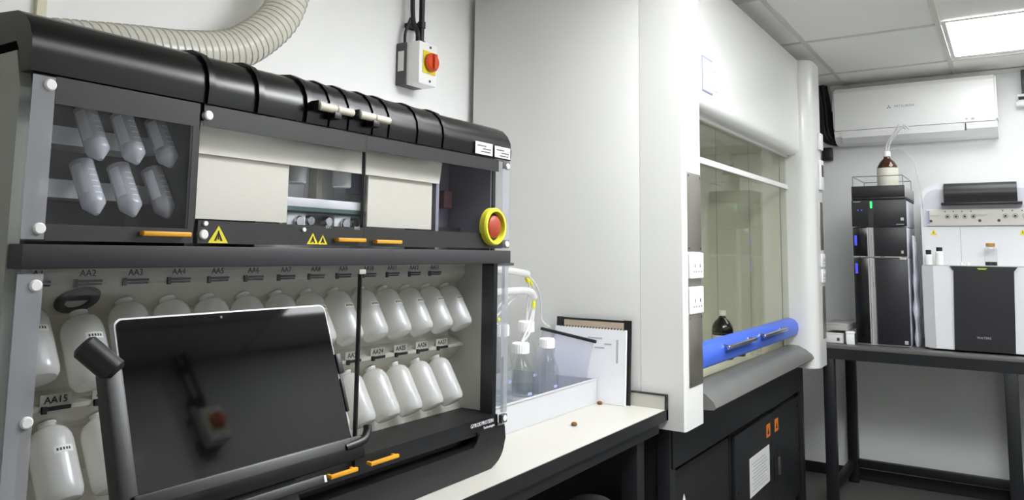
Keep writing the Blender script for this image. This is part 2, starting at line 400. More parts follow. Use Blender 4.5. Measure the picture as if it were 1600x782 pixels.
for x0, x1, z0, z1, lines in ((1.565, 1.642, 1.722, 1.754, 3), (1.653, 1.727, 1.722, 1.752, 3)):
    o = obj('white_sticker', box(B(), x0, x1, 1.1435, 1.1455, z0, z1), STICK, lid, smooth=False)
    b = B()
    for q, (ia, ib) in enumerate(((.10, .62), (.42, .90), (.30, .88))): box(b, x0+(x1-x0)*ia, x0+(x1-x0)*ib, 1.1429, 1.1434, z1-.011-.0075*q, z1-.008-.0075*q)
    lines_ = b
    prints_.append((lines_, x0))
for b, _ in prints_: obj('sticker_print', b, INK, t, smooth=False)
# cross bar / middle shelf
obj('cross_bar', box(B(), X0+.002, X1-.001, 1.142, 1.86, 1.438, 1.473, .002), BAR, t)
# ---- upper compartments
obj('upper_back', box(B(), .521, 1.70, 1.36, 1.37, 1.473, 1.765), DGR, t, smooth=False)
obj('compartment_wall', box(B(), .766, .784, 1.162, 1.36, 1.473, 1.765), BLK, t, smooth=False)
obj('compartment_wall', box(B(), .521, .530, 1.19, 1.36, 1.473, 1.72), BLK, t, smooth=False)
obj('compartment_liner', box(B(), .530, .766, 1.345, 1.36, 1.473, 1.765), BLK, t, smooth=False)
obj('alu_header', prism(B(), [(.798, 1.637), (.798, 1.695), (1.492, 1.703), (1.480, 1.637)], 'y', 1.192, 1.20), ALU, t, smooth=False)
obj('alu_panel', box(B(), .803, 1.013, 1.201, 1.207, 1.522, 1.637), ALU, t, smooth=False)
obj('alu_panel', box(B(), 1.238, 1.463, 1.201, 1.207, 1.522, 1.637), ALU, t, smooth=False)
obj('pump_back', box(B(), 1.015, 1.478, 1.300, 1.36, 1.473, 1.765), WHITE, t, smooth=False)
obj('pump_shelf', box(B(), 1.013, 1.30, 1.222, 1.2995, 1.557, 1.576, .002), WHITE, t)
obj('shelf_edge', box(B(), 1.013, 1.30, 1.222, 1.29, 1.549, 1.557), TEAL, t, smooth=False)
for x in (1.07, 1.20):
    o = obj('pump_barrel', cyl(B(), (x, 1.245, 1.607), (x, 1.245, 1.69), .021, 24, .003), WHITE, t, label='white pump barrel')
    obj('clear_sleeve', cyl(B(), (x, 1.245, 1.5762), (x, 1.245, 1.607), .018, 20), BGLASS, o)
    b = B(); box(b, x-.028, x+.022, 1.235, 1.28, 1.508, 1.545, .003)
    o2 = obj('pump_block', b, WHITE, t)
    b = B()
    for dx in (-.045, .035): cyl(b, (x+dx, 1.25, 1.53), (x+dx, 1.232, 1.53), .011, 16, .002)
    cyl(b, (x, 1.235, 1.527), (x, 1.226, 1.527), .012, 16, .002)
    obj('port', b, CHROME, o2)
    for xa, xb in ((x-.046, x-.03),): obj('bracket', box(B(), xa, xb, 1.275, 1.2995, 1.577, 1.70), BEIGE, o, smooth=False)
obj('tube_block', box(B(), 1.265, 1.31, 1.27, 1.2995, 1.60, 1.66, .002), LAVE, t)
text('pump_mark', 'RV1', .009, (1.075, 1.1485, 1.515), XR, ZU, LINK, t)
text('pump_mark', 'RV2', .009, (1.155, 1.1485, 1.515), XR, ZU, LINK, t)
obj('reactor_bay', box(B(), 1.49, 1.70, 1.33, 1.345, 1.473, 1.765), PURP, t, smooth=False)
obj('bay_side', box(B(), 1.478, 1.49, 1.20, 1.345, 1.473, 1.765), PURP, t, smooth=False)
obj('bay_side', box(B(), 1.694, 1.6995, 1.185, 1.33, 1.473, 1.765), PURP, t, smooth=False)
obj('bay_block', box(B(), 1.60, 1.635, 1.27, 1.33, 1.585, 1.632, .003), DKRED, t)
obj('bay_rail', box(B(), 1.49, 1.695, 1.285, 1.33, 1.515, 1.535, .003), DGR, t)
for i, z in enumerate((1.645, 1.560)):
    o = obj('tube_rack', box(B(), .575, .764, 1.258, 1.262, z-.013, z+.016), WHITE, t)
    obj('rack_bracket', box(B(), .575, .764, 1.262, 1.345, z-.013, z-.009), WHITE, o)
# ---- doors
def door(x0, x1, z0, z1, name='door'):
    return obj(name, box(B(), x0, x1, 1.150, 1.157, z0, z1), ACRY, t, smooth=False)
def band(d, *r, m_=BAND):
    b = B()
    for x0, x1, z0, z1 in r: box(b, x0, x1, 1.1488, 1.1499, z0, z1)
    return obj('printed_band', b, m_, d, smooth=False)
def screw(d, *ps):
    for x, z in ps:
        obj('screw_cap', cyl(B(), (x, 1.157, z), (x, 1.1445, z), .0085, 18, .002), CAPW, d)
def latch(d, x0, x1, z):
    b = B(); box(b, x0, x1, 1.132, 1.1405, z-.004, z+.004, .002); box(b, x0+.003, x0+.009, 1.139, 1.1495, z-.003, z+.003); box(b, x1-.009, x1-.003, 1.139, 1.1495, z-.003, z+.003)
    obj('door_handle', b, ORANGE, d, label='amber door handle')
def tri(d, x, z, h, y=1.1476):
    s = h/1.73*1.15
    o = obj('warning_triangle', prism(B(), [(x-s, z), (x+s, z), (x, z+h)], 'y', y, y+.0012), YEL, d, smooth=False)
    b = B(); e = .0022
    prism(b, [(x-s*.42, z+h*.13), (x-s*.22, z+h*.13), (x+e*.3, z+h*.6), (x-e*.6, z+h*.62)], 'y', y-.0006, y-.0001)
    prism(b, [(x+s*.42, z+h*.13), (x+s*.22, z+h*.13), (x-e*.3, z+h*.6), (x+e*.6, z+h*.62)], 'y', y-.0006, y-.0001)
    box(b, x-e*.5, x+e*.5, y-.0006, y-.0001, z+h*.2, z+h*.72)
    obj('pictogram', b, BLINK, o, smooth=False)
d = door(.507, .773, 1.478, 1.716)
obj('door_edge', box(B(), .507, .538, 1.1492, 1.1499, 1.48, 1.714), EDGE, d, smooth=False)
band(d, (.5385, .773, 1.676, 1.716), (.5385, .773, 1.478, 1.502), (.762, .773, 1.502, 1.676))
screw(d, (.530, 1.702), (.530, 1.495)); latch(d, .676, .760, 1.492)
d = door(.781, 1.172, 1.478, 1.716)
band(d, (.781, 1.172, 1.679, 1.716), (.781, 1.172, 1.478, 1.517))
screw(d, (.789, 1.698), (.792, 1.493))
obj('screw_cap', cyl(B(), (1.01, 1.15, 1.508), (1.01, 1.1445, 1.508), .004, 14), CAPW, d)
obj('screw_cap', cyl(B(), (.794, 1.15, 1.512), (.794, 1.1445, 1.512), .004, 14), CAPW, d)
tri(d, .821, 1.479, .030); tri(d, 1.034, 1.480, .022); tri(d, 1.060, 1.480, .019); latch(d, 1.089, 1.168, 1.490)
d = door(1.176, 1.733, 1.478, 1.716)
band(d, (1.176, 1.680, 1.684, 1.716), (1.176, 1.700, 1.478, 1.517))
obj('door_edge', box(B(), 1.700, 1.733, 1.1492, 1.1499, 1.50, 1.700), EDGE, d, smooth=False)
obj('door_edge', box(B(), 1.1725, 1.1755, 1.149, 1.158, 1.478, 1.716), BAND, d, smooth=False)
screw(d, (1.722, 1.703), (1.722, 1.49)); latch(d, 1.200, 1.281, 1.488)
for z in (1.695, 1.480): obj('hinge_plate', box(B(), 1.700, 1.733, 1.148, 1.1499, z, z+.021, .0005), GREYB, d)
# emergency stop
o = obj('emergency_stop', lathe(B(), [(.0385, 0), (.0385, .016), (.040, .020), (.046, .020), (.0495, .015), (.0495, 0)], (1.646, 1.150, 1.535), (0, -1, 0), 40), YELR, t, label='yellow collar of the emergency stop')
obj('mushroom_button', lathe(B(), [(.02, 0), (.02, .004), (.028, .005), (.0295, .009), (.028, .015), (.02, .019), (0, .020)], (1.646, 1.150, 1.535), (0, -1, 0), 32), REDB, o, label='red mushroom button')
obj('button_well', cyl(B(), (1.646, 1.1495, 1.535), (1.646, 1.146, 1.535), .0383, 32), BLK, o)
# ---- lower compartment: angled bottle rack
shelf = obj('bottle_rack', prism(B(), [(1.45, 1.437), (1.27, 1.437), (1.27, 1.408), (1.325, 1.357), (1.325, 1.237), (1.272, 1.220), (1.272, 1.213), (1.318, 1.171), (1.318, 1.10), (1.284, 1.06), (1.275, 1.043), (1.45, 1.043)], 'x', .5225, 1.6985), BEIGE, t, smooth=False)
R1 = [.585+.0816*i for i in range(14)]
R2 = [.632+.0811*i for i in range(13)]
def clip(bx, y, z, nrm, upv, wd=.046):
    b = B(); o = Vector((bx, y, z)); r = Vector(XR); u = Vector(upv); nn = Vector(nrm)
    def bar(a0, a1, u0, u1, d0, d1):
        box(b, a0, a1, d0, d1, u0, u1)
    bar(-wd/2, wd/2, -.0015, .0025, 0, .004); bar(-wd/2, wd/2, -.0065, -.003, 0, .0022); bar(-wd/2, -wd/2+.006, -.009, .004, 0, .005)
    mt = Matrix((r, nn, u)).transposed().to_4x4(); mt.translation = o
    bmesh.ops.transform(b, matrix=mt, verts=b.verts)
    obj('label_clip', b, BLK, shelf, smooth=False)
for i, x in enumerate(R1):
    if i < 13:
        text('slot_mark', 'AA%d' % (i+1), .0155, (x, 1.2695, 1.4265), XR, ZU, BLINK, shelf, squash=.95)
        clip(x, 1.27, 1.4135, (0, -1, 0), ZU, .046 if i < 12 else .05)
sl = Vector((0, 1.325-1.272, 1.237-1.220)).normalized(); sn = Vector((0, -sl.z, sl.y))
for i, x in enumerate(R2):
    p = Vector((x, 1.2765, 1.2215)); 
    pc = obj('label_plate', box(B(), x-.024, x+.024, 1.2722, 1.2734, 1.219, 1.2385), BEIGE, shelf, smooth=False)
    text('slot_mark', 'AA%d' % (i+15), .0155, (x, 1.2718, 1.2292), XR, ZU, BLINK, pc)
    b = B(); box(b, x-.022, x+.022, 1.268, 1.272, 1.2135, 1.2195); box(b, x-.022, x-.015, 1.2665, 1.272, 1.210, 1.221)
    obj('label_clip', b, BLK, shelf, smooth=False)
AXD = Vector((0, -.6, -.8))
for i, x in enumerate(R1):
    if i == 1:
        o = Vector((x, 1.298, 1.383))
        obj('socket_ring', lathe(B(), [(0, .001), (.019, .001), (.020, .005), (.024, .0065), (.033, .0055), (.036, 0)], o, AXD, 32), GREYB, shelf)
        b = B(); rr = Vector((1, 0, 0)); q = AXD.cross(rr)
ledge = obj('drip_ledge', prism(B(), [(1.30, 1.005), (1.30, 1.046), (1.162, 1.040), (1.160, 1.003)], 'x', .5225, 1.71), BLK, t, smooth=False)
obj('lower_back', box(B(), .521, 1.70, 1.45, 1.46, 1.0, 1.437), DGR, t, smooth=False)
obj('inner_wall', box(B(), 1.6975, 1.6995, 1.212, 1.45, 1.046, 1.437), INNER, t, smooth=False)
d = door(.507, 1.1715, 1.014, 1.433, 'lower_door')
obj('door_edge', box(B(), .507, .541, 1.1492, 1.1499, 1.016, 1.431), EDGE, d, smooth=False)
obj('door_edge', box(B(), 1.1715, 1.1755, 1.1485, 1.158, 1.014, 1.420), BLK, d, smooth=False)
screw(d, (.531, 1.415), (.533, 1.227)); 
latch(d, 1.092, 1.166, 1.026)
d = door(1.176, 1.733, 1.014, 1.433, 'lower_door')
obj('door_edge', box(B(), 1.716, 1.733, 1.1485, 1.158, 1.045, 1.431), EDGE, d, smooth=False)
b = B(); box(b, 1.164, 1.184, 1.146, 1.1495, 1.419, 1.429, .001); obj('door_catch', b, GREYPAD, d)
obj('hinge_strip', box(B(), 1.702, 1.716, 1.1485, 1.1499, 1.19, 1.33), EDGE, d, smooth=False)
b = B(); box(b, 1.708, 1.733, 1.146, 1.158, 1.018, 1.040, .002); obj('hinge_plate', b, GREYB, d); screw(d, (1.722, 1.03))
latch(d, 1.203, 1.290, 1.0265)
text('maker_logo', 'GYROS PROTEIN', .0135, (1.622, 1.1487, 1.033), XR, ZU, WINK, t, squash=.98)
text('maker_logo', 'Technologies', .0095, (1.652, 1.1487, 1.0205), XR, ZU, WINK, t)
# ---- base with finger slot
zb = .9115
U = [(X0, 1.012)] + arc(X0+.05, zb+.05, .05, 180, 270, 6) + arc(X1-.065, zb+.065, .065, 270, 360, 8) + [(X1, 1.012), (1.612, 1.012)] + arc(1.59, 1.0, .022, 0, -90, 5) + arc(.62, 1.0, .022, 270, 180, 5) + [(.598, 1.012)]
bb = B(); prism(bb, U, 'y', 1.152, 1.20)
es = [e for e in bb.edges if all(abs(v.co.y-1.152) < 1e-6 for v in e.verts)]
bmesh.ops.bevel(bb, geom=es, offset=.004, segments=2, affect='EDGES')
obj('base', bb, BLK, t)
obj('base_box', box(B(), X0+.01, X1-.03, 1.20, 1.86, .935, 1.008), CABD, t, smooth=False)
b = B()
for x in (.62, 1.60):
    for y in (1.25, 1.78): cyl(b, (x, y, .9105), (x, y, .936), .02, 16)
obj('feet', b, BLK, t)
obj('back_panel', box(B(), X0+.016, 1.70, 1.85, 1.86, 1.005, 1.76), DGR, t, smooth=False)

# ------------------------------------------------------------------ reagent bottles (necks at the origin, body hangs along -z)
bt = thing('reagent_bottle', 'x', 'bottle', (0, 0, 0), group='white bottles in the cabinet rack')
body = [(.0, -.129), (.019, -.129), (.0262, -.1275), (.0304, -.1225), (.0322, -.1155), (.0325, -.108), (.0325, -.037), (.0313, -.0275), (.0275, -.018), (.0205, -.0115), (.0135, -.0085), (.0122, -.0035), (.0122, -.001), (0, -.001)]
obj('body', lathe(B(), body, n=32), HDPE, bt, world=False)
obj('neck', cyl(B(), (0, 0, -.0035), (0, 0, .0), .0135, 24), CAPW, bt, world=False)
b = B(); nn_ = 10
vs = []
for k in range(nn_+1):
    a = math.radians(-90-26+52*k/nn_+4)
    vs.append([b.verts.new((.0328*math.cos(a), .0328*math.sin(a), z)) for z in (-.060, -.049)])
for k in range(nn_): b.faces.new((vs[k][0], vs[k+1][0], vs[k+1][1], vs[k][1]))
lb = obj('paper_label', b, mat('aged label', (246, 244, 228), .6, noise=.05), bt, world=False)
b = B()
for k in range(5):
    a0 = math.radians(-106+8*k); a1 = a0+math.radians(5)
    q = [b.verts.new((.0331*math.cos(a), .0331*math.sin(a), z)) for a in (a0, a1) for z in (-.0568, -.0525)]
    b.faces.new((q[0], q[2], q[3], q[1]))
obj('label_print', b, INK, lb, world=False)
tilt = math.radians(31)     # top leans back to the rack
first = True
def put_bottle(x, y, z, rx, label, skip=()):
    global first
    rot = (rx, 0, 0)
    if first:
        bt.location = (x, y, z); bt.rotation_euler = rot; bt['label'] = label; first = False
    else: dup(bt, (x, y, z), rot, label, skip)
for i, x in enumerate(R1):
    if i == 1:
        put_bottle(x, 1.292, 1.362, -tilt*.92, 'white bottle hanging lower below the grey socket ring of slot AA2, upper row')
    elif i == 13:
        put_bottle(x, 1.302, 1.377, -tilt, 'white plastic bottle at the far right end of the upper rack row')
    else:
        put_bottle(x, 1.302, 1.377, -tilt, 'white plastic bottle in the upper rack row below slot mark AA%d' % (i+1))
for i, x in enumerate(R2):
    put_bottle(x, 1.297, 1.1895, -tilt, 'white plastic bottle in the lower rack row below slot mark AA%d' % (i+15), () if i < 3 else ('paper_label',))

# ------------------------------------------------------------------ conical tubes in the upper left bay
ct = thing('centrifuge_tube', 'x', 'tube', (0, 0, 0), group='conical tubes in the small upper bay')
obj('tube_body', lathe(B(), [(0, -.095), (.0035, -.095), (.0165, -.080), (.0176, -.076), (.0182, 0), (.0172, 0), (.0166, -.075), (0, -.090)], n=28), TUBEP, ct, world=False)
obj('cone_tip', lathe(B(), [(0, -.0953), (.0037, -.0954), (.0167, -.0803), (.0180, -.0765), (.0181, -.066)], n=28), TUBEP, ct, world=False)
b = B()
for k in range(5):
    z = -.022-.011*k
    vs = [[b.verts.new((.0184*math.cos(a), .0184*math.sin(a), zz)) for zz in (z, z+.0016)] for a in [math.radians(-100+12*j) for j in range(4)]]
    for j in range(3): b.faces.new((vs[j][0], vs[j+1][0], vs[j+1][1], vs[j][1]))
obj('scale_marks', b, WINK, ct, world=False)
b = B()
vs = [[b.verts.new((.0185*math.cos(a), .0185*math.sin(a), zz)) for zz in (-.062, -.008)] for a in [math.radians(-175+13*j) for j in range(5)]]
for j in range(4): b.faces.new((vs[j][0], vs[j+1][0], vs[j+1][1], vs[j][1]))
obj('writing_patch', b, WINK, ct, world=False)
k = 0
for r, (y, z) in enumerate(((1.240, 1.688), (1.240, 1.602))):
    for c, x in enumerate((.634, .694, .754)):
        lab = 'clear conical tube, %s of the %s row in the upper left bay' % (('leftmost', 'middle one', 'rightmost')[c], ('top', 'bottom')[r])
        rot = (-math.radians(31), math.radians(-3), 0)
        xx = x-.006
        if k == 0: ct.location = (xx, y, z); ct.rotation_euler = rot; ct['label'] = lab
        else: dup(ct, (xx, y, z), rot, lab)
        k += 1

# ------------------------------------------------------------------ tablet on its holder
TA = math.radians(-20)
TL = Vector((.502, .893, 1.386)); TW = .331; TH = .212
uvec = Vector((0, math.sin(-TA), math.cos(TA)))
base = TL+Vector((TW/2, 0, 0))-uvec*TH
t = thing('tablet_computer', 'black screen tablet with thin silver rim standing in front of the bottles', 'tablet', base, (TA, 0, 0))
obj('case', prism(B(), rrect(-TW/2, TW/2, 0, TH, .010), 'y', .001, .011), mat('tablet case', (172, 172, 172), .35, metal=.5, noise=.03), t, world=False)
scr = obj('screen', prism(B(), rrect(-TW/2+.0025, TW/2-.0025, .0025, TH-.0025, .008), 'y', -.0004, .001), SCRN, t, world=False)
obj('lens', cyl(B(), (-.02, -.0003, TH-.008), (-.02, -.0008, TH-.008), .002, 12), GREYB, scr, world=False)
t2 = thing('tablet_holder', 'black tilted stand with a round side knob holding the tablet', 'stand', base, (TA, 0, 0))
b = B(); box(b, -TW/2-.012, TW/2+.004, -.016, -.0012, -.022, .010, .003); box(b, -TW/2-.012, TW/2+.004, -.016, .022, -.022, -.001, .003)
obj('ledge', b, BLK, t2, world=False)
b = B(); tube(b, spline([(TW/2-.03, -.012, -.002), (TW/2+.004, -.014, .001), (TW/2+.017, -.014, .010), (TW/2+.021, -.014, .020)], 5), .0065, 12)
obj('hook', b, BLK, t2, world=False)
b = B(); box(b, -TW/2-.024, -TW/2-.001, -.010, .012, -.16, TH-.060, .004)
post = obj('side_post', b, BLK, t2, world=False)
obj('knob', cyl(B(), (-TW/2-.008, -.006, TH-.066), (-TW/2-.036, .006, TH-.026), .0150, 24, .004), BLK, t2, world=False)
b = B(); box(b, TW/2-.001, TW/2+.010, -.003, .014, TH-.108, TH-.078, .002); box(b, TW/2-.001, TW/2+.005, -.002, .012, TH-.165, TH-.115, .002); obj('side_clip', b, BLK, t2, world=False)
obj('back_plate', box(B(), -TW/2-.02, TW/2-.03, .012, .020, .0, .12, .003), BLK, t2, world=False)
b = B(); box(b, -.06, .085, -.018, -.004, -.040, -.027, .003); o = obj('front_rail', b, DGR, t2, world=False)
obj('rail_end', box(B(), .083, .087, -.0185, -.0035, -.038, -.029), WHITE, o, world=False)
b = B(); box(b, -TW/2-.03, .05, -.004, .02, -.07, -.02, .003); obj('lower_plate', b, DGR, t2, world=False)
b = B(); tube(b, [(.49, .815, 1.18), (.49, .80, 1.08), (.49, .80, .80), (.49, .85, .76), (.49, 1.06, .76)], .016, 14)
obj('arm', b, BLK, t2)
b = B(); box(b, .46, .52, 1.035, 1.0635, .745, .93, .003); box(b, .46, .52, 1.035, 1.115, .9108, .93, .003); obj('bench_clamp', b, BLK, t2)

# ------------------------------------------------------------------ tray with glass bottles, tubing
t = thing('bottle_tray', 'white open plastic tray holding glass bottles beside the fume cupboard', 'tray', (2.2, 1.5, .911))
b = B(); tx0, tx1, ty0, ty1, tz = 1.93, 2.606, 1.325, 1.70, .9965
box(b, tx0, tx1, ty0, ty1, .911, .916)
box(b, tx0, tx1, ty0, ty0+.006, .916, tz); box(b, tx0, tx1, ty1-.006, ty1, .916, tz); box(b, tx0, tx0+.006, ty0+.006, ty1-.006, .916, tz); box(b, tx1-.006, tx1, ty0+.006, ty1-.006, .916, tz)
TRAYW = mat('tray plastic', (192, 193, 196), .4, noise=.02)
obj('tray_body', b, TRAYW, t, smooth=False)
b = B(); box(b, tx0-.003, tx1, ty0-.003, ty0+.008, tz, tz+.004, .001); box(b, tx0-.003, tx0+.008, ty0, ty1, tz, tz+.004, .001); box(b, tx1-.008, tx1, ty0, ty1, tz, tz+.004, .001)
obj('rim', b, TRAYW, t)
def media_bottle(x, y, s, h, label):
    t = thing('media_bottle', label, 'bottle', (x, y, .916), group='clear glass bottles in the white tray')
    r = .05*s; z = .9165
    obj('glass_body', lathe(B(), [(0, 0), (r*.9, 0), (r, .006), (r, h*.50), (r*.93, h*.57), (r*.66, h*.69), (r*.40, h*.79), (r*.36, h*.82), (r*.36, h*.93), (r*.30, h*.93), (r*.30, h*.80), (r*.9, h*.52), (r*.94, .012), (0, .008)], (x, y, z), n=32), BGLASS, t)
    b = B(); lathe(b, [(0, h*.85), (r*.60, h*.85), (r*.63, h*.855), (r*.63, h*.985), (r*.57, h), (0, h)], (x, y, z), n=32)
    for k in range(24):
        a = 2*PI*k/24; c, s_ = math.cos(a), math.sin(a)
        cyl(b, (x+c*r*.63, y+s_*r*.63, z+h*.865), (x+c*r*.63, y+s_*r*.63, z+h*.975), .0012, 5)
    obj('screw_cap', b, CAPW, t)
    b = B(); vs = []
    for k in range(9):
        a = math.radians(-150+12*k)
        vs.append([b.verts.new((x+r*1.004*math.cos(a), y+r*1.004*math.sin(a), z+q)) for q in (h*.27, h*.31)])
    for k in (3, 4): b.faces.new((vs[k][0], vs[k+1][0], vs[k+1][1], vs[k][1]))
    obj('etched_scale', b, LIQ, t)
    obj('liquid', cyl(B(), (x, y, z+.013), (x, y, z+h*.14), r*.92, 28), BLIQ, t)
media_bottle(2.27, 1.45, .97, .237, 'clear glass bottle with white cap, front left in the tray')
media_bottle(2.452, 1.45, .88, .237, 'clear glass bottle with white cap, front right nearest the papers')
media_bottle(2.36, 1.595, 1.0, .285, 'clear glass bottle with white cap, back left of the tray')
media_bottle(2.545, 1.60, 1.0, .285, 'clear glass bottle with white cap, back right of the tray')
t = thing('tubing_bundle', 'white tubing with yellow tags running from the cabinet side to the glass bottles', 'tubing', (2.3, 1.55, 1.35))
b = B(); tube(b, spline([(1.7165, 1.56, 1.40), (1.95, 1.56, 1.40), (2.3, 1.55, 1.402), (2.47, 1.55, 1.385)], 8), .014, 12); obj('upper_sleeve', b, PTFE, t)
b = B(); tube(b, spline([(1.7165, 1.50, 1.325), (1.95, 1.50, 1.325), (2.25, 1.50, 1.33), (2.40, 1.50, 1.325), (2.44, 1.50, 1.30)], 8), .014, 12); obj('lower_sleeve', b, PTFE, t)
b = B(); box(b, 1.7165, 2.38, 1.552, 1.572, 1.418, 1.428, .002); obj('manifold', b, GREYB, t)
b = B()
for k in range(5): cyl(b, (1.95+.09*k, 1.555, 1.428), (1.95+.09*k, 1.555, 1.436), .006, 10)
obj('brass_fittings', b, GOLD, t)
for pts in ([(2.45, 1.55, 1.388), (2.50, 1.56, 1.34), (2.535, 1.59, 1.27), (2.54, 1.595, 1.20)],
            [(2.47, 1.55, 1.385), (2.54, 1.57, 1.33), (2.57, 1.6, 1.26), (2.555, 1.605, 1.20)],
            [(2.47, 1.55, 1.385), (2.56, 1.56, 1.33), (2.62, 1.58, 1.27), (2.645, 1.59, 1.20), (2.64, 1.55, 1.17)],
            [(2.435, 1.50, 1.305), (2.43, 1.50, 1.25), (2.36, 1.48, 1.19), (2.285, 1.455, 1.152)],
            [(2.44, 1.50, 1.30), (2.44, 1.50, 1.25), (2.38, 1.48, 1.18), (2.28, 1.45, 1.152)],
            [(2.33, 1.50, 1.33), (2.24, 1.52, 1.28), (2.20, 1.53, 1.20), (2.19, 1.53, 1.0)],
            [(2.36, 1.50, 1.33), (2.27, 1.53, 1.26), (2.22, 1.54, 1.20), (2.20, 1.54, 1.0)],
            [(1.95, 1.48, 1.24), (2.18, 1.5, 1.235), (2.30, 1.56, 1.22), (2.35, 1.59, 1.202)]):
    obj('tube', tube(B(), spline(pts, 8), .0042, 8), PTFE, t)
for p0, p1 in (((2.465, 1.553, 1.374), (2.485, 1.557, 1.355)), ((2.49, 1.556, 1.366), (2.525, 1.565, 1.342)), ((2.437, 1.5, 1.287), (2.437, 1.5, 1.262)), ((2.21, 1.51, 1.2325), (2.25, 1.53, 1.229))):
    obj('yellow_tag', cyl(B(), p0, p1, .007, 10), YELR, t, label='yellow tubing tag')

# ------------------------------------------------------------------ papers leaning on the fume cupboard
def slab(u0, u1, h, th, lean, x, z=.911, poly=None):
    """upright sheet facing -x: spans y from u0 to u1, foot at x, leaning towards +x"""
    b = B(); poly = poly or [(u0, 0), (u1, 0), (u1, h), (u0, h)]
    prism(b, poly, 'x', 0, th)
    mt = Matrix.Translation((x, 0, z)) @ Matrix.Rotation(lean, 4, 'Y')
    bmesh.ops.transform(b, matrix=mt, verts=b.verts); return b
ln = math.radians(3)
t = thing('box_file', 'dark board file standing behind the spiral notebook against the cupboard', 'file', (2.59, 1.36, .911))
obj('back_board', slab(1.20, 1.515, .305, .006, ln, 2.630), BLK, t, smooth=False)
obj('kraft_strip', slab(1.225, 1.485, .0, .003, ln, 2.626, poly=[(1.225, .27), (1.485, .27), (1.485, .297), (1.225, .297)]), KRAFT, t, smooth=False)
obj('black_corner', slab(1.20, 1.225, .0, .004, ln, 2.6255, poly=[(1.198, .262), (1.228, .262), (1.228, .307), (1.198, .307)]), BLK, t, smooth=False)
obj('black_corner', slab(1.49, 1.515, .0, .004, ln, 2.6255, poly=[(1.49, .262), (1.517, .262), (1.517, .307), (1.49, .307)]), BLK, t, smooth=False)
t = thing('spiral_notebook', 'white spiral notebook standing upright at the end of the bench', 'notebook', (2.57, 1.36, .911))
obj('pages', slab(1.212, 1.515, .272, .010, ln, 2.612), PAPER, t, smooth=False)
b = B()
for k in range(22):
    y = 1.222+.0128*k; b2 = lathe(b, [(.0035, -.0012), (.0047, -.0012), (.0047, .0012), (.0035, .0012), (.0035, -.0012)], (2.630, y, .911+.272), (0, 1, 0), 10)
obj('spiral_wire', b, BLK, t)
b = B()
for k, (y, z, wd) in enumerate(((1.31, .235, .06), (1.27, .215, .03), (1.30, .20, .04))):
    prism(b, [(y, z), (y+wd, z), (y+wd, z+.004), (y, z+.004)], 'x', -.001, -.0002)
prism(b, [(1.243, .15), (1.25, .15), (1.25, .235), (1.243, .235)], 'x', -.001, -.0002)
bmesh.ops.transform(b, matrix=Matrix.Translation((2.612, 0, .911)) @ Matrix.Rotation(ln, 4, 'Y'), verts=b.verts)
obj('page_print', b, LINK, t, smooth=False)
# drooping document sleeve
t = thing('document_sleeve', 'clear lavender document sleeve with black spine bar drooping beside the notebook', 'document', (2.52, 1.4, .998))
b = B(); rows = []
for i in range(15):
    v = i/14; row = []
    for j in range(9):
        u = j/8
        top = Vector((2.548, 1.305+.222*u, 1.145+.028*u))
        bot = Vector((2.580, 1.352+.24*u, .9185))
        p = top.lerp(bot, v); p.x += -.02*math.sin(v*PI)
        row.append(b.verts.new(p))
    rows.append(row)
for a, c in zip(rows, rows[1:]):
    for j in range(8): b.faces.new((a[j], a[j+1], c[j+1], c[j]))
bmesh.ops.solidify(b, geom=b.faces[:], thickness=.0016)
obj('sleeve', b, SLEEVE, t)
obj('spine_bar', tube(B(), [(2.543, 1.295, 1.143), (2.543, 1.53, 1.176)], .0062, 8), BLK, t)
for nm, (x, y), lab in (('cork_stopper', (2.228, 1.213), 'small brown cork bit lying nearest the bench edge'), ('cork_stopper', (2.590, 1.303), 'small brown cork bit lying beside the tray corner')):
    o = obj(nm, lathe(B(), [(0, 0), (.008, 0), (.010, .004), (.0095, .008), (.006, .011), (0, .012)], (x, y, .9105), n=14), CORK)
    tag(o, lab, 'cork', None)

# ------------------------------------------------------------------ fume cupboard
HX0, HX1, HF, HB, HZ0, HZ1 = 2.665, 4.80, 1.0, 1.965, .836, 2.605
t = thing('fume_cupboard', 'tall white fume cupboard with glass sash and blue handle rail', 'fume cupboard', (3.7, 1.5, 0))
obj('side_panel', box(B(), HX0, HX0+.03, 1.172, HB, HZ0, HZ1, .002), HOODW, t)
pl = obj('front_pillar', prism(B(), [(HX0, 1.171), (HX0, HF+.006), (HX0+.006, HF), (2.85, HF), (2.862, HF+.012), (2.862, 1.171)], 'z', HZ0, HZ1), HOODW, t)
for z0, z1 in ((1.478, 1.774), (.985, 1.245)):
    o = obj('steel_plate', box(B(), 2.703, 2.846, HF-.003, HF, z0, z1, .001), STEEL, pl, label='brushed steel cover plate')
    for x in (2.712, 2.837):
        for z in (z0+.012, z1-.012): obj('screw', cyl(B(), (x, HF-.003, z), (x, HF-.0045, z), .004, 10), GREYB, o)
obj('steel_plate', box(B(), 2.705, 2.843, HF-.002, HF, 1.348, 1.378), STEEL, pl)
def socket(x0, x1, y, z0, z1, par):
    o = obj('power_socket', box(B(), x0, x1, y-.010, y, z0, z1, .004), WHITE, par)
    b = B(); w_ = x1-x0; h_ = z1-z0
    for dx in (.3, .7):
        cx = x0+w_*dx
        box(b, cx-.004, cx+.004, y-.0106, y-.0098, z0+h_*.42, z0+h_*.56)
        for e in (-.013, .013): box(b, cx+e-.004, cx+e+.004, y-.0106, y-.0098, z0+h_*.24, z0+h_*.29)
    obj('pin_holes', b, INK, o, smooth=False)
    b = B()
    for dx in (.3, .7): box(b, x0+w_*dx-.008, x0+w_*dx+.008, y-.014, y-.0098, z0+h_*.68, z0+h_*.84, .002)
    obj('rockers', b, WHITE, o)
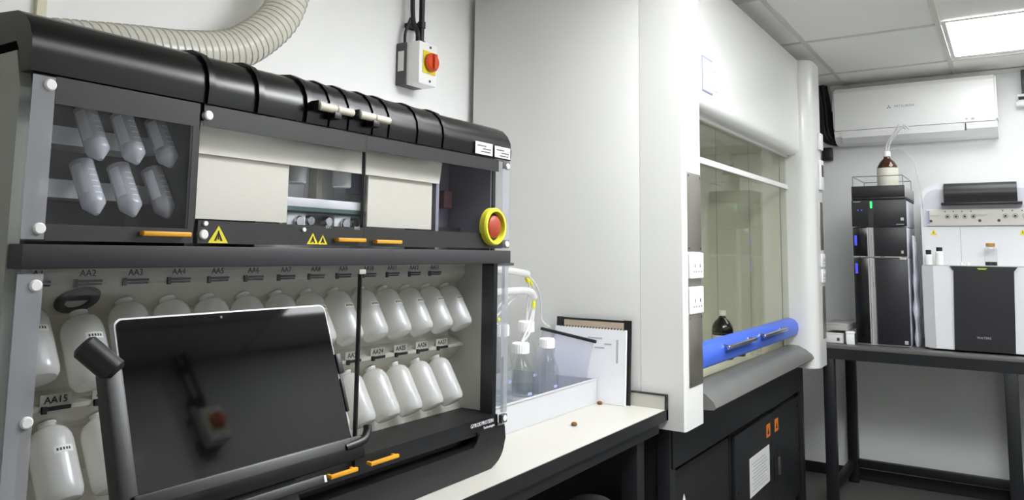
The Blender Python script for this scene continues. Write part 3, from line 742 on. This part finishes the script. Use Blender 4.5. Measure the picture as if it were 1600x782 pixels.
socket(2.706, 2.845, HF-.002, 1.378, 1.474, pl); socket(2.704, 2.842, HF-.002, 1.248, 1.348, pl)
# far pillar, rounded
fp = [(4.565, 1.12), (4.545, 1.02)] + arc(4.615, 1.0, .07, 180, 270, 8) + [(4.772, .93)] + arc(4.772, .958, .028, 270, 360, 4) + [(HX1, HB), (4.77, HB), (4.77, 1.12)]
pr = obj('front_pillar', prism(B(), fp, 'z', HZ0, HZ1), HOODW, t)
FY = .93
socket(4.68, 4.765, FY, 1.40, 1.478, pr); socket(4.68, 4.765, FY, 1.31, 1.388, pr)
obj('steel_plate', box(B(), 4.69, 4.765, FY-.004, FY, 1.50, 1.78, .001), STEEL, pr)
obj('steel_plate', box(B(), 4.69, 4.765, FY-.004, FY, .99, 1.29, .001), STEEL, pr)
o = obj('control_switch', box(B(), 4.69, 4.765, FY-.018, FY, 2.09, 2.19, .005), WHITE, pr)
o = obj('airflow_monitor', box(B(), 4.685, 4.768, FY-.016, FY, 1.85, 2.03, .005), WHITE, pr)
obj('monitor_window', box(B(), 4.705, 4.755, FY-.0175, FY-.0155, 1.93, 2.0), GREYB, o)
# header with rolled lower edge
hp = [(1.12, HZ1), (HF, HZ1), (HF, 2.10)] + arc(1.045, 2.092, .045, 180, 270, 6)[0:] + [(1.12, 2.047)]
hb = B(); prism(hb, hp, 'x', 2.863, 4.545)
hd = obj('header', hb, HOODW, t)
hs = obj('display_panel', box(B(), 2.885, 3.008, HF-.004, HF-.0002, 2.118, 2.262, .001), LAVE, hd)
obj('display_face', box(B(), 2.888, 2.998, HF-.005, HF-.0038, 2.124, 2.253), DISP, hs)
b = B()
for z in (2.235, 2.195, 2.155): box(b, 3.03, 3.075, HF-.003, HF-.0002, z-.013, z+.013, .001)
obj('header_button', b, WHITE, hd)
obj('roof', box(B(), HX0+.03, 4.77, 1.12, HB, HZ1-.03, HZ1-.001), HOODW, t, smooth=False)
# sash
GY = 1.082
sash = obj('sash_glass', box(B(), 2.863, 4.545, GY, GY+.006, 1.06, 2.07), GLASS, t, smooth=False)
for z0, z1 in ((2.035, 2.068), (1.848, 1.874)): obj('sash_rail', box(B(), 2.863, 4.545, GY-.012, GY-.0002, z0, z1, .002), WHITE, sash)
b = B(); prism(b, [(1.080, 1.012), (1.058, 1.010), (1.040, 1.022), (1.032, 1.05), (1.036, 1.082), (1.052, 1.103), (1.080, 1.112)], 'x', 2.863, 4.545)
bl = obj('sash_handle', b, BLUE, sash, label='blue sash handle rail')
for xa, xb in ((3.20, 3.62), (3.75, 4.20)):
    b = B(); box(b, xa+.02, xb-.02, 1.0305, 1.05, 1.046, 1.078, .008); obj('grip_recess', b, BLUED, bl)
    b = B(); cyl(b, (xa, 1.012, 1.080), (xb, 1.012, 1.080), .0085, 14, .002)
    for q in (xa+.03, xb-.03): cyl(b, (q, 1.012, 1.080), (q, 1.045, 1.085), .006, 10)
    obj('grip_bar', b, CHROME, bl, label='silver grip bar')
# sill
sp = [(1.10, .905), (1.10, .958), (1.065, .962), (1.03, .957), (.995, .94), (.965, .915), (.955, .893), (.965, .884), (1.06, .880), (1.06, .905)]
obj('airfoil_sill', prism(B(), sp, 'x', 2.863, 4.56), SILL, t)
# interior
obj('worktop', box(B(), 2.695, 4.77, 1.061, 1.90, .872, .90), HTOP, t, smooth=False)
obj('back_liner', box(B(), 2.70, 4.77, 1.88, 1.90, .90, HZ1-.03), LINER, t, smooth=False)
for xa, xb in ((2.862, 2.874), (4.566, 4.578)):
    o = obj('side_liner', box(B(), xa, xb, 1.125, 1.88, .90, 2.35), LINER, t, smooth=False)
    b = B(); xs = (xa-.001, xa) if xa > 4 else (xb, xb+.001)
    for y in (1.30, 1.50, 1.70): box(b, xs[0], xs[1], y, y+.004, .90, 2.35)
    obj('panel_seam', b, GREYPAD, o, smooth=False)
obj('inner_ceiling', box(B(), 2.874, 4.566, 1.125, 1.88, 2.35, 2.36), LINER, t, smooth=False)
# apron and under-frame
obj('apron', box(B(), 2.70, 4.74, 1.062, 1.085, .69, .871, .002), CABB, t)
for x0, x1 in ((2.69, 2.745), (4.74, 4.79)):
    for y0, y1 in ((1.07, 1.12), (1.88, 1.93)):
        obj('leg', box(B(), x0, x1, y0, y1, 0.002, .836 if x0 > 4 or y0 > 1.5 else .871, .003), CABB, t)
obj('side_board', box(B(), 2.70, 2.715, 1.12, 1.88, .25, .836), CABD, t, smooth=False)
# cupboard units under it
def cupboard(x0, x1, y0, label, m_, doors):
    t = thing('storage_cupboard', label, 'cupboard', ((x0+x1)/2, 1.5, 0))
    b = B(); box(b, x0, x1, y0+.02, 1.86, .10, .655, .002); obj('carcass', b, m_, t)
    obj('plinth', box(B(), x0+.02, x1-.02, y0+.05, 1.84, .001, .10), CABD, t, smooth=False)
    n = len(doors)-1
    out = []
    for a, c in zip(doors, doors[1:]): out.append(obj('door', box(B(), a+.003, c-.003, y0, y0+.0195, .105, .65, .002), m_, t))
    return t, out
t, D = cupboard(3.50, 4.725, 1.085, 'black two door cupboard with orange stickers under the fume cupboard', CABB, (3.505, 4.13, 4.72))
FYc = 1.0845
for d, xc, zc in ((D[0], 4.06, .575), (D[1], 4.22, .575)):
    o = obj('orange_sticker', box(B(), xc-.035, xc+.035, FYc-.001, FYc, zc-.032, zc+.032), ORANGE2, d, smooth=False, label='orange warning sticker')
    b = B(); prism(b, [(xc-.018, zc-.018), (xc+.018, zc-.018), (xc, zc+.016)], 'y', FYc-.0016, FYc-.0011); obj('pictogram', b, BLINK, o, smooth=False)
o = obj('paper_notice', box(B(), 3.72, 4.07, FYc-.001, FYc, .325, .505), STICK, D[0], smooth=False)
b = B()
for k in range(9): box(b, 3.76+.02*(k % 2), 4.03-.02*(k % 3), FYc-.0016, FYc-.0011, .345+.0155*k, .345+.0155*k+.005)
obj('notice_print', b, LINK, o, smooth=False)
o = obj('latch_plate', box(B(), 4.16, 4.29, FYc-.006, FYc, .30, .43, .003), CABD, D[1])
obj('latch_handle', box(B(), 4.205, 4.235, FYc-.016, FYc-.0055, .32, .41, .004), GREYB, o)
b = B()
for z in (.35, .60): cyl(b, (4.69, FYc, z), (4.69, FYc-.004, z), .010, 12)
obj('lock', b, CABD, D[1])
b = B(); cyl(b, (3.55, FYc, .40), (3.55, FYc-.004, .40), .014, 12); obj('lock', b, CABD, D[0])
t, D = cupboard(2.76, 3.48, 1.105, 'deep black single door cupboard with white warning triangle, left of the orange stickers', CABD, (2.765, 3.475))
b = B(); xc, z1, hh = 2.915, .545, .14
s_ = .085
prism(b, [(xc-s_, z1-hh), (xc+s_, z1-hh), (xc, z1)], 'y', 1.1035, 1.1048)
o = obj('warning_triangle', b, STICK, D[0], smooth=False)
b = B(); prism(b, [(xc-s_*.72, z1-hh*.90), (xc+s_*.72, z1-hh*.90), (xc, z1-hh*.2)], 'y', 1.1028, 1.1034); i_ = obj('triangle_field', b, CABD, o, smooth=False)
b = B(); box(b, xc-.006, xc+.006, 1.1022, 1.1032, z1-hh*.68, z1-hh*.36); box(b, xc-.006, xc+.006, 1.1022, 1.1032, z1-hh*.82, z1-hh*.74); obj('exclamation_mark', b, STICK, t, smooth=False)
# bottles inside
def winchester(x, y, z, r, h, label, m_=AMBD, lab=True, group=None):
    t = thing('reagent_bottle', label, 'bottle', (x, y, z), group=group)
    obj('glass_body', lathe(B(), [(0, 0), (r*.93, 0), (r, .006), (r, h*.60), (r*.93, h*.68), (r*.70, h*.77), (r*.36, h*.84), (r*.30, h*.87), (r*.30, h*.92), (0, h*.92)], (x, y, z+.0005), n=32), m_, t)
    obj('cap', cyl(B(), (x, y, z+h*.885), (x, y, z+h), r*.36, 24, .003), CAPW, t)
    if lab:
        b = B(); vs = []
        for k in range(15):
            a = math.radians(-230+10*k)
            vs.append([b.verts.new((x+r*1.006*math.cos(a), y+r*1.006*math.sin(a), z+q)) for q in (h*.16, h*.50)])
        for k in range(14): b.faces.new((vs[k][0], vs[k+1][0], vs[k+1][1], vs[k][1]))
        obj('paper_label', b, STICK, t)
    return t
winchester(4.16, 1.345, .90, .058, .262, 'dark brown bottle with white cap inside the fume cupboard')
winchester(4.34, 1.31, .90, .035, .12, 'small dark bottle standing inside the hood under the blue handle', lab=False)
o = obj('glass_beaker', lathe(B(), [(0, 0), (.03, 0), (.032, .004), (.032, .09), (.034, .093), (.030, .093), (.030, .006), (0, .005)], (4.42, 1.24, .9005), n=28), BGLASS)
tag(o, 'small clear beaker by the far wall inside the fume cupboard', 'beaker')

# ------------------------------------------------------------------ far bench
t = thing('work_table', 'black framed table carrying the instruments along the far wall', 'table', (5.2, .2, 0))
BX0, BX1, BY0, BY1, BZ = 4.80, 5.575, -1.0, .965, .95
obj('tabletop', box(B(), BX0, BX1, BY0, BY1, BZ-.022, BZ, .002), mat('grey table top', (96, 96, 94), .4, noise=.05), t)
b = B()
box(b, BX0+.004, BX0+.05, BY0+.004, BY1-.004, BZ-.082, BZ-.022); box(b, BX1-.05, BX1-.004, BY0+.004, BY1-.004, BZ-.082, BZ-.022)
obj('apron', b, LEGB, t, smooth=False)
for y in (.93, .035, -.95):
    for x in (4.835, 5.53): obj('leg', box(B(), x-.03, x+.03, y-.03, y+.03, .0, BZ-.022, .003), LEGB, t)
    obj('stretcher', box(B(), 4.865, 5.50, y-.02, y+.02, .10, .15, .003), LEGB, t)
obj('rear_stretcher', box(B(), 5.51, 5.55, -.92, .90, .10, .15, .003), LEGB, t)

# ------------------------------------------------------------------ chromatography stack
LY0, LY1, LF, LBk = .503, .788, 4.90, 5.40
def module(name, z0, z1, label, fm=LCB):
    t = thing(name, label, 'lab instrument', (5.15, .645, z0), group=None)
    obj('housing', box(B(), LF+.02, LBk, LY0+.004, LY1-.002, z0+.0005, z1-.0005, .004), LCW, t, label='white housing')
    return t
def facebox(par, nm, y0, y1, z0, z1, m_, d0=0, d1=.02, bev=.003, label=None):
    return obj(nm, box(B(), LF+d0, LF+d1, y0, y1, z0, z1, bev), m_, par, label=label)
t = module('column_oven', BZ+.001, 1.459, 'tall charcoal lowest unit of the instrument stack on the far table')
facebox(t, 'front_door', LY0, LY1-.115, BZ+.012, 1.457, LCB); facebox(t, 'gloss_door', LY1-.085, LY1, BZ+.012, 1.457, LCG)
for y in (.682, .707): facebox(t, 'silver_strip', y-.0035, y+.0035, BZ+.012, 1.457, SILV, -.003, .02)
facebox(t, 'badge', LY0+.012, LY0+.03, BZ+.02, BZ+.04, LINK, -.001, .002, 0)
facebox(t, 'blue_display', LY1-.022, LY1-.008, 1.365, 1.425, BLUEL, -.001, .002, 0)
t = module('autosampler', 1.461, 1.638, 'charcoal sampler unit second from bottom of the instrument stack')
facebox(t, 'front_door', LY0, LY1-.115, 1.468, 1.636, LCB); facebox(t, 'gloss_door', LY1-.085, LY1, 1.468, 1.636, LCG)
for y in (.682, .707): facebox(t, 'silver_strip', y-.0035, y+.0035, 1.462, 1.636, SILV, -.003, .02)
b = B()
for a, c in ((.72, .75), (.755, .782), (.64, .67), (.53, .62)): box(b, LF-.002, LF+.02, a, c, 1.4615, 1.4675)
obj('seam_trim', b, SILV, t, smooth=False)
facebox(t, 'tab_handle', LY0+.005, LY0+.04, 1.448, 1.462, SILV, -.008, .02, .002)
facebox(t, 'badge', LY0+.018, LY0+.03, 1.485, 1.502, LINK, -.001, .002, 0)
facebox(t, 'blue_display', LY1-.022, LY1-.008, 1.53, 1.59, BLUEL, -.001, .002, 0)
t = module('solvent_pump', 1.640, 1.800, 'charcoal pump unit with green lamp near top of the instrument stack')
facebox(t, 'front_panel', LY0-.004, LY1+.002, 1.642, 1.799, LCB)
facebox(t, 'green_lamp', .677, .689, 1.75, 1.79, GREENL, -.002, .002, 0)
for y in (.755, .735): facebox(t, 'button', y-.004, y+.004, 1.735, 1.743, BLUEL, -.001, .002, 0)
facebox(t, 'grey_inset', .672, .70, 1.645, 1.74, DGR, -.001, .002, 0)
facebox(t, 'badge', LY0+.01, LY0+.026, 1.675, 1.692, LINK, -.001, .002, 0)
b = B(); box(b, LF-.0005, LF+.001, LY0+.01, LY0+.05, 1.652, 1.656); box(b, LF-.0005, LF+.001, .74, .78, 1.787, 1.791); obj('small_print', b, LINK, t, smooth=False)
t = thing('solvent_tray', 'black solvent tray with wire rail on top of the instrument stack', 'tray', (5.15, .645, 1.801))
b = B(); box(b, LF, LBk, LY0, LY1, 1.8005, 1.815, .003); box(b, LF, LF+.012, LY0, LY1, 1.815, 1.882, .003); box(b, LBk-.012, LBk, LY0, LY1, 1.815, 1.882, .003)
box(b, LF+.012, LBk-.012, LY1-.01, LY1, 1.815, 1.882, .003)
obj('tray_body', b, BLK, t)
obj('tray_side', box(B(), LF+.013, LBk-.013, LY0, LY0+.01, 1.8155, 1.882, .003), GREYPAD, t, label='grey side wall of tray')
b = B(); r_ = .003; zt = 1.94; ya, yc, xa, xc = LY0+.008, LY1-.008, LF+.008, LBk-.06
tube(b, [(xa, ya, zt), (xa, yc, zt), (xc, yc, zt), (xc, ya, zt), (xa, ya, zt)], r_, 6)
for x, y in ((xa, ya), (xa, yc), (xc, ya), (xc, yc)): cyl(b, (x, y, 1.86), (x, y, zt), r_, 6)
obj('wire_rail', b, STEEL, t)
t = winchester(5.05, .606, 1.8155, .058, .285, 'amber bottle with white label and tubes standing on the instrument stack', AMBER, lab=False)
b = B(); vs = []
for k in range(25):
    a = math.radians(60+10*k)
    vs.append([b.verts.new((5.05+.0585*math.cos(a), .606+.0585*math.sin(a), 1.8155+q)) for q in (.02, .182)])
for k in range(24): b.faces.new((vs[k][0], vs[k+1][0], vs[k+1][1], vs[k][1]))
obj('paper_label', b, mat('cream label', (222, 220, 205), .5, noise=.04, nscale=60), t)
zt = 1.8155+.285
for pts in ([(5.05, .612, zt), (5.05, .60, zt+.05), (5.03, .55, zt+.12), (5.02, .53, zt+.15), (5.05, .50, zt+.13)],
            [(5.05, .60, zt), (5.04, .58, zt+.06), (5.02, .52, zt+.13), (5.02, .50, zt+.15), (5.06, .48, zt+.13)]):
    obj('tube', tube(B(), spline(pts, 8), .0055, 8), PTFE, t)
obj('tube', tube(B(), spline([(5.05, .595, zt), (5.03, .54, zt+.01), (5.01, .47, zt-.05), (5.02, .44, zt-.18), (5.05, .42, zt-.4), (5.09, .42, zt-.5)], 8), .002, 6), PTFE, t)
# plastic-wrapped tubing at the stack's right side
t = thing('drain_bag', 'pale wrinkled plastic sleeve hanging beside the charcoal instrument stack', 'plastic sleeve', (5.1, .475, .951))
b = B(); rings = []
for i in range(26):
    z = .952+.0255*i; f = i/25
    ring = []
    for k in range(16):
        a = 2*PI*k/16
        rx_ = .10+.012*math.sin(i*1.1); ry_ = (.014+.005*math.sin(i*.9+.5)+.003*math.sin(a*5+i))*(.5+.6*math.sin(PI*min(1, f*1.2+.15)))
        ring.append(b.verts.new((5.08+rx_*math.cos(a), .4795+ry_*math.sin(a), z)))
    rings.append(ring)
for a_, c_ in zip(rings, rings[1:]):
    for k in range(16): b.faces.new((a_[k], a_[(k+1) % 16], c_[(k+1) % 16], c_[k]))
b.faces.new(rings[0][::-1]); b.faces.new(rings[-1])
obj('sleeve_film', b, mat('wrinkled film', (222, 222, 230), .3, noise=.04, nscale=30), t)

# ------------------------------------------------------------------ mass spectrometer
t = thing('mass_spectrometer', 'white instrument with black front panel and black rolled lid on the far table', 'lab instrument', (5.2, .13, BZ))
MY0, MY1, MF = -.175, .437, 4.885
lower = B()
prism(lower, [(MF, MY0+.05), (MF, MY1-.062), (MF+.045, MY1-.004), (MF+.06, MY1), (5.50, MY1), (5.50, MY0), (MF+.045, MY0)], 'z', BZ+.012, 1.418)
for y_ in (-.14, .40):
    for x_ in (4.98, 5.44): cyl(lower, (x_, y_, BZ), (x_, y_, BZ+.013), .02, 14)
obj('lower_body', lower, MSW, t)
bm_ = B()
prof = [(MY0, 1.419)]+[(MY0, 1.80)]+arc(MY0+.07, 1.815, .07, 180, 90, 6)+arc(MY1-.09, 1.805, .09, 90, 0, 8)+[(MY1, 1.419)]
prism(bm_, prof, 'x', 5.045, 5.50)
obj('upper_body', bm_, MSW, t)
obj('face_plate', prism(B(), [(MY0+.015, 1.645)]+arc(MY0+.075, 1.795, .06, 180, 90, 5)+arc(MY1-.085, 1.79, .07, 90, 0, 6)+[(MY1-.012, 1.645)], 'x', 5.036, 5.046), MSL, t)
obj('control_strip', box(B(), 5.026, 5.036, MY0+.04, MY1-.03, 1.648, 1.742, .002), MSB, t)
o = t.children[-1]
b = B(); box(b, 5.022, 5.0255, MY1-.046, MY1-.036, 1.66, 1.735); obj('blue_strip', b, LAVE, o, smooth=False)
for k, y in enumerate((.30, .258, .215, .172, .02, -.025, -.07, -.115)):
    b = B(); lathe(b, [(.011, 0), (.011, .002), (.0125, .002), (.0125, 0)], (5.0258, y, 1.70), (-1, 0, 0), 14)
    cyl(b, (5.0258, y, 1.70), (5.018, y, 1.70), .006, 10)
    cyl(b, (5.0258, y+.012, 1.729), (5.024, y+.012, 1.729), .0035, 8)
    obj('connector', b, INK, o)
for y in (.385, .143, .052): obj('knob', cyl(B(), (5.0258, y, 1.675), (5.022, y, 1.675), .008, 12), INK, o)
b = B()
for y, wd in ((.335, .065), (.105, .07)):
    box(b, 5.0248, 5.0258, y, y+wd, 1.706, 1.709); box(b, 5.0248, 5.0258, y+.01, y+wd, 1.700, 1.702)
obj('strip_print', b, LINK, o, smooth=False)
obj('splash_panel', box(B(), 5.040, 5.046, MY0+.01, MY1-.01, 1.420, 1.64), MSW, t, smooth=False)
obj('ledge_lip', prism(B(), [(MF+.002, MY0+.052), (MF+.002, MY1-.064), (MF+.047, MY1-.006), (5.045, MY1-.006), (5.045, MY0+.003), (MF+.047, MY0+.003)], 'z', 1.4182, 1.4225), GREYPAD, t, smooth=False)
b = B(); prism(b, [(.292, 1.419), (.275, 1.395), (.287, BZ+.013), (.007, BZ+.013), (-.005, 1.395), (-.022, 1.419)], 'x', MF-.012, MF+.002)
o = obj('front_panel', b, LCB, t, label='charcoal front panel')
text('maker_logo', 'WATERS', .017, (MF-.0125, .147, 1.035), (0, -1, 0), ZU, LINK, t)
b = B(); prism(b, [(.165, 1.410), (.115, 1.410), (.125, 1.402), (.155, 1.402)], 'x', MF-.0135, MF-.0118); obj('status_lamp', b, mat('green yellow lamp', (150, 170, 40), .4, emit=.3), o, smooth=False)
# rolled black lid
b = B(); yc0, yc1 = -.04, .312
prism(b, [(4.985, 1.775)]+arc(5.04, 1.83, .062, 200, 60, 9)+[(5.10, 1.885), (5.13, 1.775)], 'y', yc0, yc1)
o = obj('rolled_lid', b, BLK, t)
obj('lid_lip', box(B(), 4.965, 5.06, yc0-.022, yc1+.015, 1.764, 1.777, .003), BLK, o)
for y in (.375, -.055):
    b = B(); prism(b, [(y-.017, 1.595), (y+.017, 1.595), (y, 1.628)], 'x', 5.0385, 5.0399)
    o = obj('warning_triangle', b, YEL, t, smooth=False)
    b = B(); box(b, 5.0378, 5.0386, y-.0015, y+.0015, 1.603, 1.615); obj('pictogram', b, BLINK, o, smooth=False)
obj('panel_seam', box(B(), 5.0385, 5.0399, .24, .2425, 1.425, 1.64), GREYPAD, t, smooth=False)
def vial(x, y, r, h, label, bodym, capm, nm='sample_vial', ch=.2):
    t = thing(nm, label, 'vial', (x, y, 1.4225)); z = 1.423
    obj('vial_body', lathe(B(), [(0, 0), (r, 0), (r, h*(1-ch)*.88), (r*.6, h*(1-ch)), (0, h*(1-ch))], (x, y, z), n=20), bodym, t)
    obj('cap', cyl(B(), (x, y, z+h*(1-ch)), (x, y, z+h), r*.75, 16, .002), capm, t)
    return t
vial(4.955, .400, .019, .085, 'small dark capped vial at the left end of the white instrument ledge', WHITE, BLK, ch=.3)
vial(4.955, .345, .021, .10, 'white plastic bottle with black cap on the instrument ledge', WHITE, BLK, 'dropper_bottle', ch=.22)
v = vial(4.955, .098, .030, .125, 'clear vial with gold cap on the instrument ledge', BGLASS, GOLD, ch=.16)
obj('liquid', cyl(B(), (4.955, .098, 1.4245), (4.955, .098, 1.445), .0285, 20), BLK, v)
for y, l in ((.235, 'left'), (.205, 'right')):
    o = obj('loose_cap', lathe(B(), [(0, 0), (.009, 0), (.009, .010), (.0105, .010), (.0105, .017), (0, .018)], (4.945, y, 1.4228), n=16), CAPW); tag(o, 'tiny white cap on the instrument ledge, %s of the pair' % l, 'vial')  # small white caps lying loose on the ledge

# ------------------------------------------------------------------ cartons left of the stack
def carton(nm, x0, x1, y0, y1, z0, z1, label, m_, rz=0, extra=None):
    c = ((x0+x1)/2, (y0+y1)/2, z0); t = thing(nm, label, 'box', c, (0, 0, rz))
    w_, d_, h_ = (x1-x0)/2, (y1-y0)/2, z1-z0
    obj('carton_body', box(B(), -w_, w_, -d_, d_, .0005, h_*.82, .003), m_, t, world=False)
    obj('carton_lid', box(B(), -w_-.002, w_+.002, -d_-.002, d_+.002, h_*.82, h_, .003), m_, t, world=False)
    return t
carton('tissue_box', 4.90, 5.14, .86, .955, BZ, BZ+.06, 'white low box with red print lying at the bottom left of the stack', WHITE)
o = bpy.data.objects['tissue_box']; obj('red_print', box(B(), 4.8975, 4.8985, .88, .895, BZ+.014, BZ+.032), DKRED, o, smooth=False)
carton('small_carton', 4.87, 4.93, .80, .845, BZ, BZ+.075, 'small upright white carton between the low box and the stack', WHITE, .25)
carton('lid_box', 4.88, 5.20, .825, .968, BZ+.0765, BZ+.115, 'flat grey white box lying on top of the small cartons', GREYPAD, -.05)

# ------------------------------------------------------------------ air conditioner
t = thing('air_conditioner', 'white split air conditioner unit high on the far wall', 'air conditioner', (5.55, .5, 2.25))
AY0, AY1 = .032, .968
ap = [(5.613, 2.605), (5.50, 2.605), (5.435, 2.590), (5.408, 2.56), (5.400, 2.48), (5.400, 2.34), (5.408, 2.302), (5.613, 2.302)]
bb = B(); prism(bb, ap, 'y', AY0, AY1)
bmesh.ops.bevel(bb, geom=[e for e in bb.edges if abs(e.verts[0].co.y-e.verts[1].co.y) < 1e-6], offset=.012, segments=3, affect='EDGES')
obj('front_cover', bb, WHITE, t)
bb = B(); prism(bb, [(5.613, 2.3005), (5.415, 2.3005), (5.425, 2.262), (5.47, 2.228), (5.54, 2.216), (5.613, 2.216)], 'y', AY0+.004, AY1-.004)
o = obj('lower_housing', bb, WHITE, t)
obj('louvre', prism(B(), [(5.418, 2.296), (5.428, 2.256), (5.47, 2.226), (5.466, 2.222), (5.420, 2.254), (5.410, 2.296)], 'y', .21, AY1-.05), WHITE, t)
obj('louvre_gap', box(B(), 5.416, 5.424, .200, .2055, 2.252, 2.298), BLINK, o, smooth=False)
text('panel_print', 'I FEEL', .016, (5.4225, .12, 2.285), (0, -1, 0), ZU, LINK, t)
text('maker_logo', 'MITSUBISHI', .023, (5.3995, .535, 2.435), (0, -1, 0), ZU, PALE, t)
b = B()
def rh(cy, cz, s): prism(b, [(cy, cz), (cy+s*.5, cz+s*.87), (cy, cz+s*1.73), (cy-s*.5, cz+s*.87)], 'x', 5.3992, 5.3999)
def rh2(cy, cz, s, sg): prism(b, [(cy, cz), (cy+sg*s, cz), (cy+sg*s*1.5, cz-s*.87), (cy+sg*s*.5, cz-s*.87)], 'x', 5.3992, 5.3999)
rh(.625, 2.434, .009); rh2(.625, 2.434, .009, 1); rh2(.625, 2.434, .009, -1)
obj('emblem', b, PALE, t, smooth=False)
b = B(); box(b, 5.3992, 5.3999, .155, .17, 2.315, 2.325); box(b, 5.3992, 5.3999, .19, .20, 2.316, 2.324); obj('indicator', b, LINK, t, smooth=False)
# refrigerant pipes
t = thing('pipe_bundle', 'black lagged pipes bent beside the left end of the air conditioner', 'pipes', (5.56, 1.04, 2.4))
for i, (y, x) in enumerate(((1.085, 5.575), (1.06, 5.55), (1.025, 5.58), (1.035, 5.545))):
    obj('lagged_pipe', tube(B(), spline([(x, y+.02, CEIL-.004), (x, y, 2.5), (x-.01, y-.005, 2.36), (x, y-.03, 2.27), (x, .968, 2.235+.016*i)], 8), .015, 12), BLK, t)
obj('valve_block', box(B(), 5.56, 5.613, 1.0, 1.055, 2.30, 2.47, .008), CABD, t)
t2 = obj('junction_box', box(B(), 5.56, 5.613, 1.01, 1.075, 2.125, 2.215, .006), BLK); tag(t2, 'small black junction box on the far wall under the lagged pipes', 'junction box')
# ceiling drop at the right edge
t = thing('conduit_drop', 'grey vertical conduit with white clip at the right edge of the far wall', 'conduit', (5.58, -.1, 2.5))
obj('conduit', box(B(), 5.545, 5.613, -.175, -.098, 2.475, CEIL-.031, .004), GREYB, t)
b = B(); box(b, 5.55, 5.613, -.16, -.066, 2.40, 2.43, .004); box(b, 5.55, 5.613, -.16, -.075, 2.43, 2.475, .004); o = obj('wall_clip', b, WHITE, t)
obj('clip_slot', box(B(), 5.548, 5.551, -.11, -.078, 2.438, 2.458), BLINK, o, smooth=False)
# waste bin under the bench
t = thing('waste_bin', 'grey rounded waste bin on the floor under the white bench', 'bin', (2.50, 1.26, 0))
obj('bin_body', lathe(B(), [(0, .002), (.075, .002), (.085, .01), (.10, .52), (.103, .53), (.097, .53), (.08, .02), (0, .015)], (2.50, 1.29, 0), n=32), BINM, t)
obj('dome_lid', lathe(B(), [(.106, .531), (.106, .55), (.095, .575), (.06, .597), (0, .603)], (2.50, 1.29, 0), n=32), BINM, t)
